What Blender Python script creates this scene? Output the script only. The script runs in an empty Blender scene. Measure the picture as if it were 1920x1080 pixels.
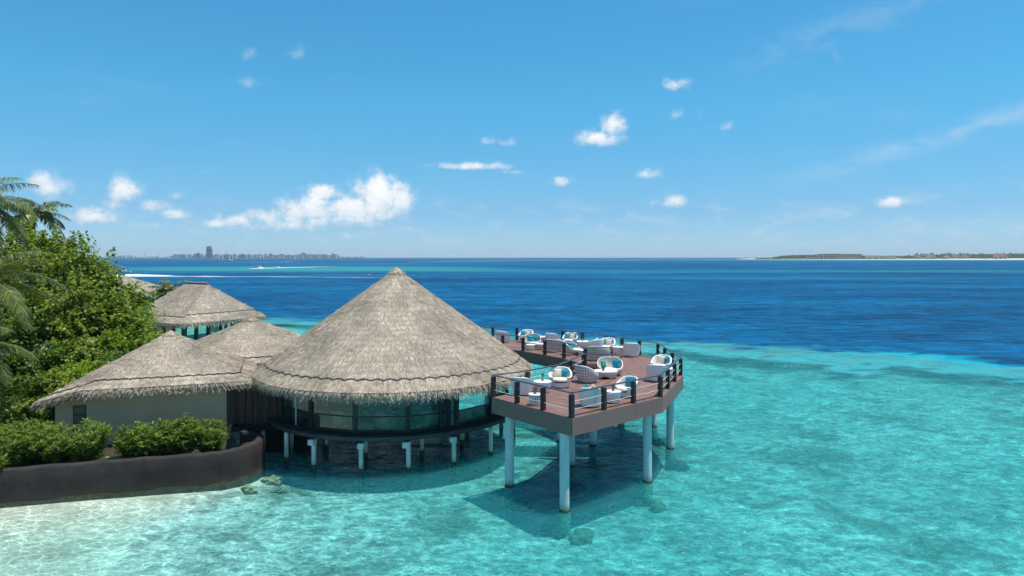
import bpy, bmesh, math, random
import numpy as np
from mathutils import Vector

# ------------------------------------------------------------------ scene, camera, light
sc = bpy.context.scene
COL = sc.collection
random.seed(7)
RNG = np.random.default_rng(11)
R = math.radians
CAM_H = 11.5
F = 1280.0 / 1920.0          # focal length over picture width

cam = bpy.data.cameras.new('camera')
cam.sensor_fit = 'HORIZONTAL'
cam.sensor_width = 36.0
cam.lens = 36.0 * F
cam.shift_y = -58.0 / 1920.0
cam.clip_start = 0.2
cam.clip_end = 40000.0
cam_o = bpy.data.objects.new('camera', cam)
COL.objects.link(cam_o)
cam_o.location = (0, 0, CAM_H)
cam_o.rotation_euler = (R(90), 0, 0)
sc.camera = cam_o

SUN_DIR = Vector((0.27, -0.04, 1.10)).normalized()      # towards the sun
sun = bpy.data.lights.new('sun', 'SUN')
sun.energy = 4.6
sun.angle = R(0.53)
sun.color = (1.0, 0.955, 0.89)
sun_o = bpy.data.objects.new('sun', sun)
COL.objects.link(sun_o)
sun_o.location = (20, -20, 60)
sun_o.rotation_euler = (-SUN_DIR).to_track_quat('-Z', 'Y').to_euler()

sc.view_settings.view_transform = 'Standard'
sc.view_settings.look = 'None'
sc.view_settings.exposure = 0.30
sc.view_settings.gamma = 1.0
sc.view_settings.use_curve_mapping = False
sc.render.engine = 'CYCLES'
cy = sc.cycles
cy.use_denoising = True
try:
    cy.denoiser = 'OPENIMAGEDENOISE'
    cy.denoising_input_passes = 'RGB_ALBEDO_NORMAL'
    cy.denoising_prefilter = 'ACCURATE'
except Exception:
    pass
cy.use_adaptive_sampling = True
cy.adaptive_threshold = 0.02
cy.max_bounces = 6
cy.diffuse_bounces = 3
cy.glossy_bounces = 3
cy.transmission_bounces = 4
cy.transparent_max_bounces = 12
cy.volume_bounces = 0
cy.caustics_reflective = False
cy.caustics_refractive = False
cy.sample_clamp_indirect = 6.0

# ------------------------------------------------------------------ node helpers
class NT:
    def __init__(self, nt):
        self.nt = nt
        self.N = nt.nodes
        self.L = nt.links
    def n(self, t, **kw):
        o = self.N.new(t)
        for k, v in kw.items():
            setattr(o, k, v)
        return o
    def put(self, sock, v):
        if hasattr(v, 'is_output') or isinstance(v, bpy.types.NodeSocket):
            self.L.new(v, sock)
        else:
            sock.default_value = v
    def m(self, op, a, b=None, c=None, clamp=False):
        o = self.n('ShaderNodeMath', operation=op)
        o.use_clamp = clamp
        self.put(o.inputs[0], a)
        if b is not None: self.put(o.inputs[1], b)
        if c is not None: self.put(o.inputs[2], c)
        return o.outputs[0]
    def mr(self, v, a, b, c=0.0, d=1.0, smooth=True):
        o = self.n('ShaderNodeMapRange')
        o.interpolation_type = 'SMOOTHSTEP' if smooth else 'LINEAR'
        self.put(o.inputs['Value'], v)
        for k, x in (('From Min', a), ('From Max', b), ('To Min', c), ('To Max', d)):
            self.put(o.inputs[k], x)
        return o.outputs['Result']
    def mix(self, f, a, b, blend='MIX'):
        o = self.n('ShaderNodeMix', data_type='RGBA', blend_type=blend)
        self.put(o.inputs['Factor'], f)
        self.put(o.inputs[6], a if not isinstance(a, tuple) else col4(a))
        self.put(o.inputs[7], b if not isinstance(b, tuple) else col4(b))
        return o.outputs[2]
    def mixs(self, f, a, b):
        o = self.n('ShaderNodeMixShader')
        self.put(o.inputs[0], f)
        self.L.new(a, o.inputs[1]); self.L.new(b, o.inputs[2])
        return o.outputs[0]
    def scale(self, vec, s):
        o = self.n('ShaderNodeVectorMath', operation='MULTIPLY')
        self.put(o.inputs[0], vec)
        o.inputs[1].default_value = s if isinstance(s, tuple) else (s, s, s)
        return o.outputs[0]
    def noise(self, vec, scale, detail=3.0, rough=0.5, dist=0.0, out='Fac'):
        o = self.n('ShaderNodeTexNoise')
        self.put(o.inputs['Vector'], vec)
        o.inputs['Scale'].default_value = scale
        o.inputs['Detail'].default_value = detail
        o.inputs['Roughness'].default_value = rough
        o.inputs['Distortion'].default_value = dist
        return o.outputs[out]
    def ramp(self, f, stops, interp='LINEAR'):
        o = self.n('ShaderNodeValToRGB')
        cr = o.color_ramp
        cr.interpolation = interp
        while len(cr.elements) < len(stops): cr.elements.new(0.5)
        for e, (p, c) in zip(cr.elements, stops):
            e.position = p; e.color = col4(c)
        self.put(o.inputs[0], f)
        return o.outputs[0]
    def bump(self, h, strength, dist, normal=None):
        o = self.n('ShaderNodeBump')
        o.inputs['Strength'].default_value = strength
        o.inputs['Distance'].default_value = dist
        self.put(o.inputs['Height'], h)
        if normal is not None: self.L.new(normal, o.inputs['Normal'])
        return o.outputs[0]

def col4(c):
    return (c[0], c[1], c[2], 1.0)

def new_mat(name):
    m = bpy.data.materials.new(name)
    m.use_nodes = True
    m.node_tree.nodes.clear()
    t = NT(m.node_tree)
    out = t.n('ShaderNodeOutputMaterial')
    return m, t, out

def surf(name, c1, c2=None, scale=2.0, rough=0.7, bump=0.0, bscale=None, detail=4.0, island=0.0, stretch=(1, 1, 1), spec=0.4, metal=0.0, bdist=0.03):
    m, t, out = new_mat(name)
    p = t.n('ShaderNodeBsdfPrincipled')
    pos = t.n('ShaderNodeNewGeometry').outputs['Position']
    v = t.scale(pos, stretch)
    nz = t.noise(v, scale, detail, 0.6)
    c2 = c2 or tuple(x * 0.8 for x in c1)
    colr = t.mix(t.mr(nz, 0.3, 0.7), c1, c2)
    if island:
        ri = t.n('ShaderNodeNewGeometry').outputs['Random Per Island']
        k = t.mr(ri, 0, 1, 1 - island, 1 + island, False)
        colr = t.mix(1.0, colr, k, 'MULTIPLY')
    t.L.new(colr, p.inputs['Base Color'])
    p.inputs['Roughness'].default_value = rough
    p.inputs['Specular IOR Level'].default_value = spec
    p.inputs['Metallic'].default_value = metal
    if bump:
        b = t.noise(v, bscale or scale * 6, 4.0, 0.6)
        t.L.new(t.bump(b, bump, bdist), p.inputs['Normal'])
    t.L.new(p.outputs[0], out.inputs[0])
    return m

# ------------------------------------------------------------------ world: sky with clouds
def azel(px, py):
    """direction of a sky point given as photo pixels, as azimuth from +Y and elevation"""
    x, z = (px - 960) / 1280.0, (482 - py) / 1280.0
    return math.atan2(x, 1.0), math.atan2(z, math.hypot(x, 1.0))

def build_world():
    w = bpy.data.worlds.new('World')
    sc.world = w
    w.use_nodes = True
    w.node_tree.nodes.clear()
    t = NT(w.node_tree)
    out = t.n('ShaderNodeOutputWorld')
    bg = t.n('ShaderNodeBackground')
    sky = t.n('ShaderNodeTexSky')
    sky.sky_type = 'NISHITA'
    sky.sun_disc = False
    sky.sun_elevation = math.asin(SUN_DIR.z)
    sky.sun_rotation = math.atan2(SUN_DIR.x, SUN_DIR.y)
    sky.altitude = 0.0
    sky.air_density = 0.7
    sky.dust_density = 0.2
    sky.ozone_density = 6.0
    gen = t.n('ShaderNodeTexCoord').outputs['Generated']
    sep = t.n('ShaderNodeSeparateXYZ')
    t.L.new(gen, sep.inputs[0])
    az = t.m('ARCTAN2', sep.outputs[0], sep.outputs[1])
    el = t.m('ARCSINE', sep.outputs[2])
    cmb = t.n('ShaderNodeCombineXYZ')
    t.L.new(az, cmb.inputs[0]); t.L.new(el, cmb.inputs[1])
    v = cmb.outputs[0]
    # lumpy noise that breaks the outlines
    warp = t.noise(v, 26.0, 5.0, 0.6, 0.0, 'Color')
    wv = t.n('ShaderNodeVectorMath', operation='MULTIPLY_ADD')
    t.L.new(warp, wv.inputs[0]); wv.inputs[1].default_value = (0.02, 0.016, 0); t.L.new(v, wv.inputs[2])
    n1 = t.noise(wv.outputs[0], 46.0, 7.0, 0.60)
    n2 = t.noise(t.scale(v, (1.0, 2.6, 1)), 16.0, 6.0, 0.6, 0.6)
    # px, py, half width, half height, thickness
    clouds = [
        (714, 368, 66, 44, 1.2), (742, 384, 40, 38, 1.05), (672, 394, 80, 38, 1.05), (700, 404, 76, 26, 0.9), (606, 364, 44, 24, 1.0), (590, 394, 84, 36, 1.0),
        (545, 404, 54, 24, 0.9), (500, 412, 54, 22, 0.85), (440, 415, 48, 18, 0.85), (404, 421, 34, 13, 0.8), (575, 384, 24, 22, 0.8),
        (640, 416, 130, 22, 0.85), (520, 424, 130, 20, 0.72),
        (90, 354, 42, 34, 0.88), (232, 362, 40, 32, 0.9), (180, 408, 62, 22, 0.9), (290, 388, 32, 18, 0.75), (322, 405, 48, 14, 0.85), (215, 385, 40, 22, 0.55),
        (330, 368, 28, 12, 0.55), (312, 330, 22, 15, 0.45), (392, 322, 18, 13, 0.42), (160, 440, 70, 14, 0.45), (270, 425, 60, 14, 0.45),
        (1122, 262, 54, 22, 1.0), (1152, 242, 30, 28, 1.0), (1268, 161, 44, 20, 0.62), (1270, 216, 56, 15, 0.5), (1370, 240, 40, 15, 0.48), (1310, 243, 36, 17, 0.42),
        (934, 266, 46, 15, 0.6), (890, 313, 90, 11, 0.85), (965, 323, 36, 6, 0.6), (1046, 343, 30, 17, 0.75), (1218, 326, 30, 16, 0.75), (1258, 380, 42, 18, 0.8),
        (1674, 382, 42, 16, 0.85), (470, 103, 26, 18, 0.45), (555, 108, 30, 24, 0.45), (466, 157, 46, 15, 0.42), (530, 240, 24, 14, 0.38),
        (990, 328, 40, 11, 0.45), (1160, 210, 28, 12, 0.42), (1880, 396, 60, 10, 0.42), (660, 442, 50, 15, 0.5), (690, 330, 26, 14, 0.36), (1130, 296, 26, 10, 0.36), (985, 362, 24, 10, 0.36), (1570, 112, 16, 20, 0.36),
    ]
    cl = [(azel(a, b), c / 1280.0, d / 1280.0, e) for a, b, c, d, e in clouds]
    rr = random.Random(5)
    for k in range(26):                                  # the rest of the sky goes on alike
        a = rr.uniform(0.75, 2 * math.pi - 0.75)
        a = a - 2 * math.pi if a > math.pi else a
        cl.append(((a, rr.uniform(0.05, 0.42)), rr.uniform(0.02, 0.07), rr.uniform(0.01, 0.022), rr.uniform(0.5, 1.0)))
    dens = None
    shade = None
    for (a, e), hw, hh, th in cl:
        hw *= math.cos(a) if abs(a) < 0.75 else 0.9
        dx = t.m('MULTIPLY', t.m('SUBTRACT', az, a), 1.0 / hw)
        dy = t.m('MULTIPLY', t.m('SUBTRACT', el, e), 1.0 / hh)
        # flat bases: falls off faster below the middle
        dyb = t.m('MAXIMUM', dy, t.m('MULTIPLY', dy, -1.6))
        r2 = t.m('ADD', t.m('MULTIPLY', dx, dx), t.m('MULTIPLY', dyb, dyb))
        g = t.m('MULTIPLY', t.m('POWER', 2.0, t.m('MULTIPLY', r2, -1.5)), th)
        dens = g if dens is None else t.m('MAXIMUM', dens, g)
        if th > 0.6:
            s = t.m('MULTIPLY', g, t.m('ADD', t.m('MULTIPLY', dy, 0.6), 0.5, clamp=True))
            shade = s if shade is None else t.m('MAXIMUM', shade, s)
    low = t.m('SUBTRACT', n1, 0.5)
    d = t.m('ADD', dens, t.m('MULTIPLY', low, 2.1))
    d = t.m('MULTIPLY', t.mr(d, 0.20, 1.05), t.mr(dens, 0.04, 0.40))
    d = t.m('MULTIPLY', d, t.mr(dens, 0.2, 0.8, 0.42, 1.0))
    # thin cirrus veil and low horizon cloud
    sl = t.n('ShaderNodeVectorMath', operation='DOT_PRODUCT')
    t.L.new(wv.outputs[0], sl.inputs[0]); sl.inputs[1].default_value = (-0.24, 1.0, 0.0)
    cirr = t.mr(t.noise(t.scale(wv.outputs[0], (1.0, 5.0, 1.0)), 3.2, 5.0, 0.55, 0.4), 0.55, 0.85)
    cirr = t.m('MULTIPLY', cirr, t.mr(el, 0.0, 0.25, 0.30, 0.10))
    cirr = t.m('MULTIPLY', cirr, 0.8)
    off = t.m('DIVIDE', t.m('SUBTRACT', sl.outputs['Value'], 0.018), 0.010)
    trail = t.m('MULTIPLY', t.m('POWER', 2.0, t.m('MULTIPLY', t.m('MULTIPLY', off, off), -1.0)), t.mr(az, 0.28, 0.62, 0.0, 0.36))
    off2 = t.m('DIVIDE', t.m('SUBTRACT', sl.outputs['Value'], 0.19), 0.016)
    trail2 = t.m('MULTIPLY', t.m('POWER', 2.0, t.m('MULTIPLY', t.m('MULTIPLY', off2, off2), -1.0)), t.m('MULTIPLY', t.mr(az, 0.26, 0.42, 0.0, 0.16), t.mr(n2, 0.35, 0.65)))
    cirr = t.m('MAXIMUM', cirr, t.m('MAXIMUM', t.m('MULTIPLY', trail, t.mr(n2, 0.25, 0.6)), trail2))
    lowb = t.m('MULTIPLY', t.mr(n2, 0.48, 0.75), t.m('MULTIPLY', t.mr(el, 0.005, 0.02), t.mr(el, 0.05, 0.105, 1.0, 0.0)))
    lowb = t.m('MULTIPLY', lowb, 0.48)
    fac = t.m('MAXIMUM', t.m('MAXIMUM', d, cirr), lowb, clamp=True)
    tone = t.m('ADD', t.mr(shade, 0.10, 0.85), t.m('MULTIPLY', low, 1.1), clamp=True)
    ccol = t.mix(tone, (3.9, 4.75, 5.45), (6.45, 6.5, 6.55))
    tint = t.ramp(t.m('DIVIDE', el, 0.5, clamp=True), [(0.0, (0.28, 0.355, 0.42)), (0.04, (0.27, 0.345, 0.40)), (0.128, (0.255, 0.36, 0.39)), (0.22, (0.25, 0.435, 0.43)), (0.434, (0.235, 0.565, 0.53)), (0.72, (0.225, 0.615, 0.60)), (1.0, (0.24, 0.60, 0.60))])
    graded = t.mix(1.0, sky.outputs[0], t.scale(tint, 2.0), 'MULTIPLY')
    c = t.mix(fac, graded, ccol)
    t.L.new(c, bg.inputs[0])
    bg.inputs[1].default_value = 0.13
    w.cycles.sampling_method = 'MANUAL'
    w.cycles.sample_map_resolution = 256
    t.L.new(bg.outputs[0], out.inputs[0])
build_world()

# ------------------------------------------------------------------ object helpers
def tag(o, label=None, cat=None, group=None, kind=None):
    if label: o['label'] = label
    if cat: o['category'] = cat
    if group: o['group'] = group
    if kind: o['kind'] = kind
    return o

def empty(name, loc, rz=0.0, label=None, cat=None, group=None):
    o = bpy.data.objects.new(name, None)
    COL.objects.link(o)
    o.location = loc
    o.rotation_euler = (0, 0, rz)
    o.empty_display_size = 0.3
    return tag(o, label, cat, group)

def root_loc(p):
    l = Vector((0, 0, 0))
    while p is not None:
        l += p.location
        p = p.parent
    return l

def link_mesh(name, me, m, parent=None, kind=None):
    o = bpy.data.objects.new(name, me)
    COL.objects.link(o)
    if m is not None and len(me.materials) == 0: me.materials.append(m)
    if parent is not None: o.parent = parent
    if kind: o['kind'] = kind
    return o

def np_mesh(name, verts, faces, m, parent=None, world=False, smooth=False, kind=None):
    """verts Nx3, faces MxK (all the same size)"""
    verts = np.asarray(verts, dtype=np.float32)
    faces = np.asarray(faces, dtype=np.int32)
    if world and parent is not None:
        verts = verts - np.array(root_loc(parent), dtype=np.float32)
    me = bpy.data.meshes.new(name)
    me.vertices.add(len(verts))
    me.vertices.foreach_set('co', verts.ravel())
    k = faces.shape[1]
    me.loops.add(faces.size)
    me.loops.foreach_set('vertex_index', faces.ravel())
    me.polygons.add(len(faces))
    me.polygons.foreach_set('loop_start', np.arange(0, faces.size, k, dtype=np.int32))
    me.polygons.foreach_set('loop_total', np.full(len(faces), k, dtype=np.int32))
    if smooth:
        me.polygons.foreach_set('use_smooth', np.ones(len(faces), dtype=bool))
    me.update(calc_edges=True)
    me.validate()
    return link_mesh(name, me, m, parent, kind)

class MB:
    def __init__(self):
        self.v = []
        self.f = []
    def add(self, vs, fs):
        k = len(self.v)
        self.v += [tuple(x) for x in vs]
        self.f += [tuple(i + k for i in f) for f in fs]
        return self
    def box(self, c, s, rz=0.0, taper=1.0):
        cx, cy_, cz = c
        hx, hy, hz = s[0] / 2, s[1] / 2, s[2] / 2
        ca, sa = math.cos(rz), math.sin(rz)
        vs = []
        for dz in (-1, 1):
            k = taper if dz > 0 else 1.0
            for dx, dy in ((-1, -1), (1, -1), (1, 1), (-1, 1)):
                x, y = dx * hx * k, dy * hy * k
                vs.append((cx + x * ca - y * sa, cy_ + x * sa + y * ca, cz + dz * hz))
        return self.add(vs, [(3, 2, 1, 0), (4, 5, 6, 7), (0, 1, 5, 4), (1, 2, 6, 5), (2, 3, 7, 6), (3, 0, 4, 7)])
    def bar(self, a, b, w, h):
        """box beam from a to b, w wide, h high"""
        a, b = Vector(a), Vector(b)
        d = (b - a).normalized()
        s = d.cross(Vector((0, 0, 1)))
        s = s.normalized() if s.length > 1e-4 else Vector((1, 0, 0))
        u = s.cross(d).normalized()
        vs = []
        for p in (a, b):
            for x, z in ((-1, -1), (1, -1), (1, 1), (-1, 1)):
                vs.append(p + s * (x * w / 2) + u * (z * h / 2))
        return self.add(vs, [(0, 1, 2, 3), (7, 6, 5, 4), (0, 4, 5, 1), (1, 5, 6, 2), (2, 6, 7, 3), (3, 7, 4, 0)])
    def prism(self, poly, z0, z1):
        n = len(poly)
        area = sum(poly[i][0] * poly[(i + 1) % n][1] - poly[(i + 1) % n][0] * poly[i][1] for i in range(n))
        if area < 0: poly = poly[::-1]
        vs = [(x, y, z0) for x, y in poly] + [(x, y, z1) for x, y in poly]
        fs = [tuple(range(n - 1, -1, -1)), tuple(range(n, 2 * n))]
        fs += [(i, (i + 1) % n, n + (i + 1) % n, n + i) for i in range(n)]
        return self.add(vs, fs)
    def lathe(self, prof, n=24, c=(0, 0, 0), sx=1.0, sy=1.0, cap=True):
        vs, fs = [], []
        for r, z in prof:
            for i in range(n):
                a = 2 * math.pi * i / n
                vs.append((c[0] + r * sx * math.cos(a), c[1] + r * sy * math.sin(a), c[2] + z))
        for j in range(len(prof) - 1):
            for i in range(n):
                i2 = (i + 1) % n
                fs.append((j * n + i, j * n + i2, (j + 1) * n + i2, (j + 1) * n + i))
        if cap:
            fs.append(tuple(range(n - 1, -1, -1)))
            fs.append(tuple((len(prof) - 1) * n + i for i in range(n)))
        return self.add(vs, fs)
    def tube(self, pts, r, n=6, closed=False):
        pts = [Vector(p) for p in pts]
        m = len(pts)
        vs, fs = [], []
        for j, p in enumerate(pts):
            if closed:
                d = pts[(j + 1) % m] - pts[j - 1]
            else:
                d = pts[min(j + 1, m - 1)] - pts[max(j - 1, 0)]
            d.normalize()
            s = d.cross(Vector((0, 0, 1)))
            s = s.normalized() if s.length > 1e-3 else Vector((1, 0, 0))
            u = s.cross(d)
            rr = r[j] if isinstance(r, (list, tuple)) else r
            for i in range(n):
                a = 2 * math.pi * i / n
                vs.append(p + s * (rr * math.cos(a)) + u * (rr * math.sin(a)))
        for j in range(m if closed else m - 1):
            j2 = (j + 1) % m
            for i in range(n):
                i2 = (i + 1) % n
                fs.append((j * n + i, j * n + i2, j2 * n + i2, j2 * n + i))
        if not closed:
            fs.append(tuple(range(n - 1, -1, -1)))
            fs.append(tuple((m - 1) * n + i for i in range(n)))
        return self.add(vs, fs)
    def mesh(self, name, off=None):
        me = bpy.data.meshes.new(name)
        vs = self.v
        if off is not None:
            vs = [(x - off[0], y - off[1], z - off[2]) for x, y, z in vs]
        me.from_pydata(vs, [], self.f)
        me.update()
        return me
    def build(self, name, m, parent=None, world=False, smooth=None, kind=None, bevel=0.0, recalc=True):
        me = self.mesh(name, root_loc(parent) if (world and parent is not None) else None)
        if recalc or bevel:
            bm = bmesh.new(); bm.from_mesh(me)
            if recalc: bmesh.ops.recalc_face_normals(bm, faces=bm.faces)
            if bevel:
                bmesh.ops.bevel(bm, geom=list(bm.edges), offset=bevel, segments=1, affect='EDGES')
            bm.to_mesh(me); bm.free()
        if smooth is not None:
            for p in me.polygons: p.use_smooth = True
            if smooth < 180:
                me.set_sharp_from_angle(angle=R(smooth))
        return link_mesh(name, me, m, parent, kind)

def copy_tree(o, parent=None):
    c = o.copy()
    COL.objects.link(c)
    c.parent = parent
    for ch in list(o.children): copy_tree(ch, c)
    return c

# ------------------------------------------------------------------ materials
def thatch_straw_mat(name, dark, mid, pale):
    m, t, out = new_mat(name)
    g = t.n('ShaderNodeNewGeometry')
    p = t.n('ShaderNodeBsdfPrincipled')
    c = t.ramp(g.outputs['Random Per Island'], [(0.0, dark), (0.09, tuple(0.4 * a + 0.6 * b for a, b in zip(dark, mid))), (0.28, mid), (0.8, tuple(0.45 * a + 0.55 * b for a, b in zip(mid, pale))), (1.0, pale)])
    nz = t.noise(g.outputs['Position'], 0.55, 5.0, 0.65)
    c = t.mix(1.0, c, t.mr(nz, 0.28, 0.72, 0.68, 1.14), 'MULTIPLY')
    nz2 = t.noise(g.outputs['Position'], 3.0, 4.0, 0.65)
    c = t.mix(1.0, c, t.mr(nz2, 0.3, 0.7, 0.74, 1.14), 'MULTIPLY')
    t.L.new(c, p.inputs['Base Color'])
    p.inputs['Roughness'].default_value = 0.85
    p.inputs['Specular IOR Level'].default_value = 0.2
    t.L.new(p.outputs[0], out.inputs[0])
    return m

def leaf_mat(name, dark, mid, bright, rough=0.45, trans=0.48):
    m, t, out = new_mat(name)
    g = t.n('ShaderNodeNewGeometry')
    c = t.ramp(g.outputs['Random Per Island'], [(0.0, dark), (0.55, mid), (1.0, bright)])
    nz = t.noise(g.outputs['Position'], 0.7, 3.0, 0.6)
    c = t.mix(1.0, c, t.mr(nz, 0.3, 0.7, 0.75, 1.2), 'MULTIPLY')
    p = t.n('ShaderNodeBsdfPrincipled')
    t.L.new(c, p.inputs['Base Color'])
    p.inputs['Roughness'].default_value = rough
    p.inputs['Specular IOR Level'].default_value = 0.35
    tr = t.n('ShaderNodeBsdfTranslucent')
    c2 = t.mix(1.0, c, (1.15, 1.2, 0.6), 'MULTIPLY')
    t.L.new(c2, tr.inputs[0])
    t.L.new(t.mixs(trans, p.outputs[0], tr.outputs[0]), out.inputs[0])
    return m

def glass_mat(name, tint, gloss=(0.9, 1.0, 1.0), body=None, bodyfac=0.0):
    m, t, out = new_mat(name)
    tr = t.n('ShaderNodeBsdfTransparent'); tr.inputs[0].default_value = col4(tint)
    gl = t.n('ShaderNodeBsdfGlossy'); gl.inputs['Roughness'].default_value = 0.02
    gl.inputs[0].default_value = col4(gloss)
    fr = t.n('ShaderNodeFresnel'); fr.inputs[0].default_value = 1.5
    nz = t.noise(t.n('ShaderNodeNewGeometry').outputs['Position'], 0.8, 2.0, 0.5)
    nb = t.bump(nz, 0.06, 0.2)
    t.L.new(nb, gl.inputs['Normal'])
    s = t.mixs(t.m('ADD', t.m('MULTIPLY', fr.outputs[0], 0.9), 0.05, clamp=True), tr.outputs[0], gl.outputs[0])
    if body:
        df = t.n('ShaderNodeBsdfDiffuse'); df.inputs[0].default_value = col4(body)
        s = t.mixs(bodyfac, s, df.outputs[0])
    t.L.new(s, out.inputs[0])
    return m

def stained(name, c1, c2, stain, z0, z1, scale=1.2, rough=0.7, bump=0.2, bscale=8.0, streak=0.3):
    """paint or render with run-down streaks and a ragged growth line near the water"""
    m, t, out = new_mat(name)
    p = t.n('ShaderNodeBsdfPrincipled')
    pos = t.n('ShaderNodeNewGeometry').outputs['Position']
    sep = t.n('ShaderNodeSeparateXYZ'); t.L.new(pos, sep.inputs[0])
    c = t.mix(t.mr(t.noise(pos, scale, 6.0, 0.65), 0.3, 0.7), c1, c2)
    run = t.noise(t.scale(pos, (1.5, 1.5, 0.22)), 1.1, 6.0, 0.72, 0.6)
    c = t.mix(1.0, c, t.mr(run, 0.35, 0.7, 1.0, 1.0 - streak), 'MULTIPLY')
    rag = t.noise(t.scale(pos, (1.0, 1.0, 0.5)), 2.4, 6.0, 0.7)
    zz = t.m('ADD', sep.outputs[2], t.m('MULTIPLY', t.m('SUBTRACT', rag, 0.5), 1.6 * (z1 - z0)))
    c = t.mix(t.mr(zz, z0, z1, 0.85, 0.0), c, stain)
    t.L.new(c, p.inputs['Base Color'])
    p.inputs['Roughness'].default_value = rough
    t.L.new(t.bump(t.noise(pos, bscale, 5.0, 0.65), bump, 0.03), p.inputs['Normal'])
    t.L.new(p.outputs[0], out.inputs[0])
    return m

M = {}
M['straw'] = thatch_straw_mat('thatch_straw', (0.13, 0.10, 0.074), (0.48, 0.395, 0.295), (0.68, 0.585, 0.455))
M['straw_far'] = thatch_straw_mat('thatch_straw_grey', (0.08, 0.065, 0.052), (0.30, 0.26, 0.22), (0.48, 0.43, 0.37))
M['thatch_bed'] = surf('thatch_bed', (0.33, 0.285, 0.235), (0.22, 0.185, 0.15), 3.0, 0.95, 0.6, 30.0)
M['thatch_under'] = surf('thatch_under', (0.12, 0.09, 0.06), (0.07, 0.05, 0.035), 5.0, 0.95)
M['rope'] = surf('dark_rope', (0.025, 0.02, 0.017), (0.045, 0.035, 0.03), 9.0, 0.9)
M['dark_frame'] = surf('dark_frame_paint', (0.012, 0.012, 0.014), (0.02, 0.02, 0.022), 3.0, 0.45)
M['post'] = surf('rail_post_paint', (0.022, 0.018, 0.018), (0.034, 0.028, 0.027), 4.0, 0.45)
M['rail'] = surf('rail_paint', (0.035, 0.037, 0.045), (0.05, 0.052, 0.062), 5.0, 0.35, spec=0.5)
M['cable'] = surf('rail_cable', (0.62, 0.58, 0.54), (0.72, 0.69, 0.66), 12.0, 0.4)
M['fascia'] = surf('deck_fascia_paint', (0.26, 0.145, 0.12), (0.225, 0.125, 0.105), 0.9, 0.6, 0.05, 12.0)
M['column'] = stained('column_paint', (0.70, 0.70, 0.70), (0.60, 0.61, 0.61), (0.20, 0.20, 0.13), 0.02, 0.42, 1.4, 0.55, 0.1, 6.0, 0.16)
M['pier'] = stained('pier_concrete', (0.74, 0.72, 0.66), (0.60, 0.58, 0.52), (0.22, 0.20, 0.11), 0.05, 0.55, 1.6, 0.7, 0.15, 8.0, 0.25)
M['algae'] = surf('tide_mark', (0.10, 0.085, 0.05), (0.05, 0.05, 0.03), 6.0, 0.9, 0.4, 20.0)
M['board'] = surf('deck_board_timber', (0.235, 0.105, 0.072), (0.165, 0.075, 0.056), 1.1, 0.55, 0.15, 14.0, island=0.0, stretch=(1, 1, 1))
M['stucco'] = surf('house_stucco', (0.76, 0.455, 0.27), (0.69, 0.415, 0.245), 0.7, 0.9, 0.12, 18.0)
M['slat'] = surf('brown_slat_timber', (0.15, 0.062, 0.042), (0.085, 0.038, 0.028), 1.6, 0.6, 0.2, 12.0, stretch=(4, 4, 0.5))
M['frame_wood'] = surf('brown_frame_timber', (0.10, 0.065, 0.04), (0.06, 0.04, 0.026), 3.0, 0.6)
M['seawall'] = stained('seawall_render', (0.040, 0.029, 0.026), (0.016, 0.0115, 0.0105), (0.036, 0.034, 0.018), 0.0, 0.50, 0.9, 0.85, 0.5, 4.0, 0.28)
M['soil'] = surf('soil', (0.035, 0.026, 0.018), (0.06, 0.045, 0.03), 4.0, 1.0, 0.6, 14.0)
M['white'] = surf('white_woven_resin', (0.82, 0.80, 0.78), (0.75, 0.735, 0.72), 5.0, 0.5, 0.10, 60.0)
M['white_perf'] = surf('white_open_weave', (0.70, 0.68, 0.65), (0.62, 0.60, 0.575), 6.0, 0.6)
M['hole_shade'] = surf('weave_hole_shade', (0.045, 0.04, 0.04), (0.03, 0.028, 0.028), 4.0, 0.9)  # dark shell added behind the weave so the holes read as shaded
M['pad'] = surf('cream_seat_pad', (0.66, 0.62, 0.55), (0.58, 0.54, 0.47), 3.0, 0.9, 0.1, 20.0)
M['dark_gap'] = surf('plinth_shadow_ring', (0.06, 0.058, 0.062), (0.09, 0.088, 0.09), 3.0, 0.6)  # dark colour paints in the shade of the gap above the plinth
M['teal'] = surf('teal_cushion_fabric', (0.001, 0.27, 0.37), (0.002, 0.20, 0.285), 4.0, 0.75, 0.25, 9.0)
M['cream'] = surf('cream_cushion_fabric', (0.66, 0.61, 0.51), (0.56, 0.51, 0.41), 5.0, 0.85, 0.25, 9.0)
M['terracotta'] = surf('terracotta', (0.27, 0.12, 0.075), (0.20, 0.09, 0.06), 9.0, 0.85)
M['greypot'] = surf('grey_pot', (0.36, 0.30, 0.28), (0.28, 0.235, 0.22), 9.0, 0.85)
M['glass'] = glass_mat('pavilion_glass', (0.55, 0.78, 0.76), body=(0.02, 0.12, 0.13), bodyfac=0.13)
M['glass_clear'] = glass_mat('clear_glass', (0.55, 0.85, 0.82))
M['leaf_tree'] = leaf_mat('broad_leaves', (0.06, 0.11, 0.016), (0.19, 0.27, 0.04), (0.38, 0.43, 0.085))
M['leaf_lime'] = leaf_mat('lime_leaves', (0.10, 0.19, 0.015), (0.22, 0.34, 0.028), (0.38, 0.45, 0.05))
M['leaf_mid'] = leaf_mat('shrub_leaves', (0.045, 0.10, 0.016), (0.105, 0.20, 0.028), (0.20, 0.31, 0.045))
M['leaf_oleander'] = leaf_mat('oleander_leaves', (0.065, 0.125, 0.022), (0.18, 0.28, 0.055), (0.38, 0.46, 0.11))
M['leaf_palm'] = leaf_mat('palm_leaflets', (0.055, 0.085, 0.018), (0.13, 0.17, 0.036), (0.31, 0.31, 0.085), 0.35, 0.2)
M['grass'] = leaf_mat('bank_grass', (0.08, 0.15, 0.014), (0.16, 0.27, 0.025), (0.26, 0.35, 0.05))
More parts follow.
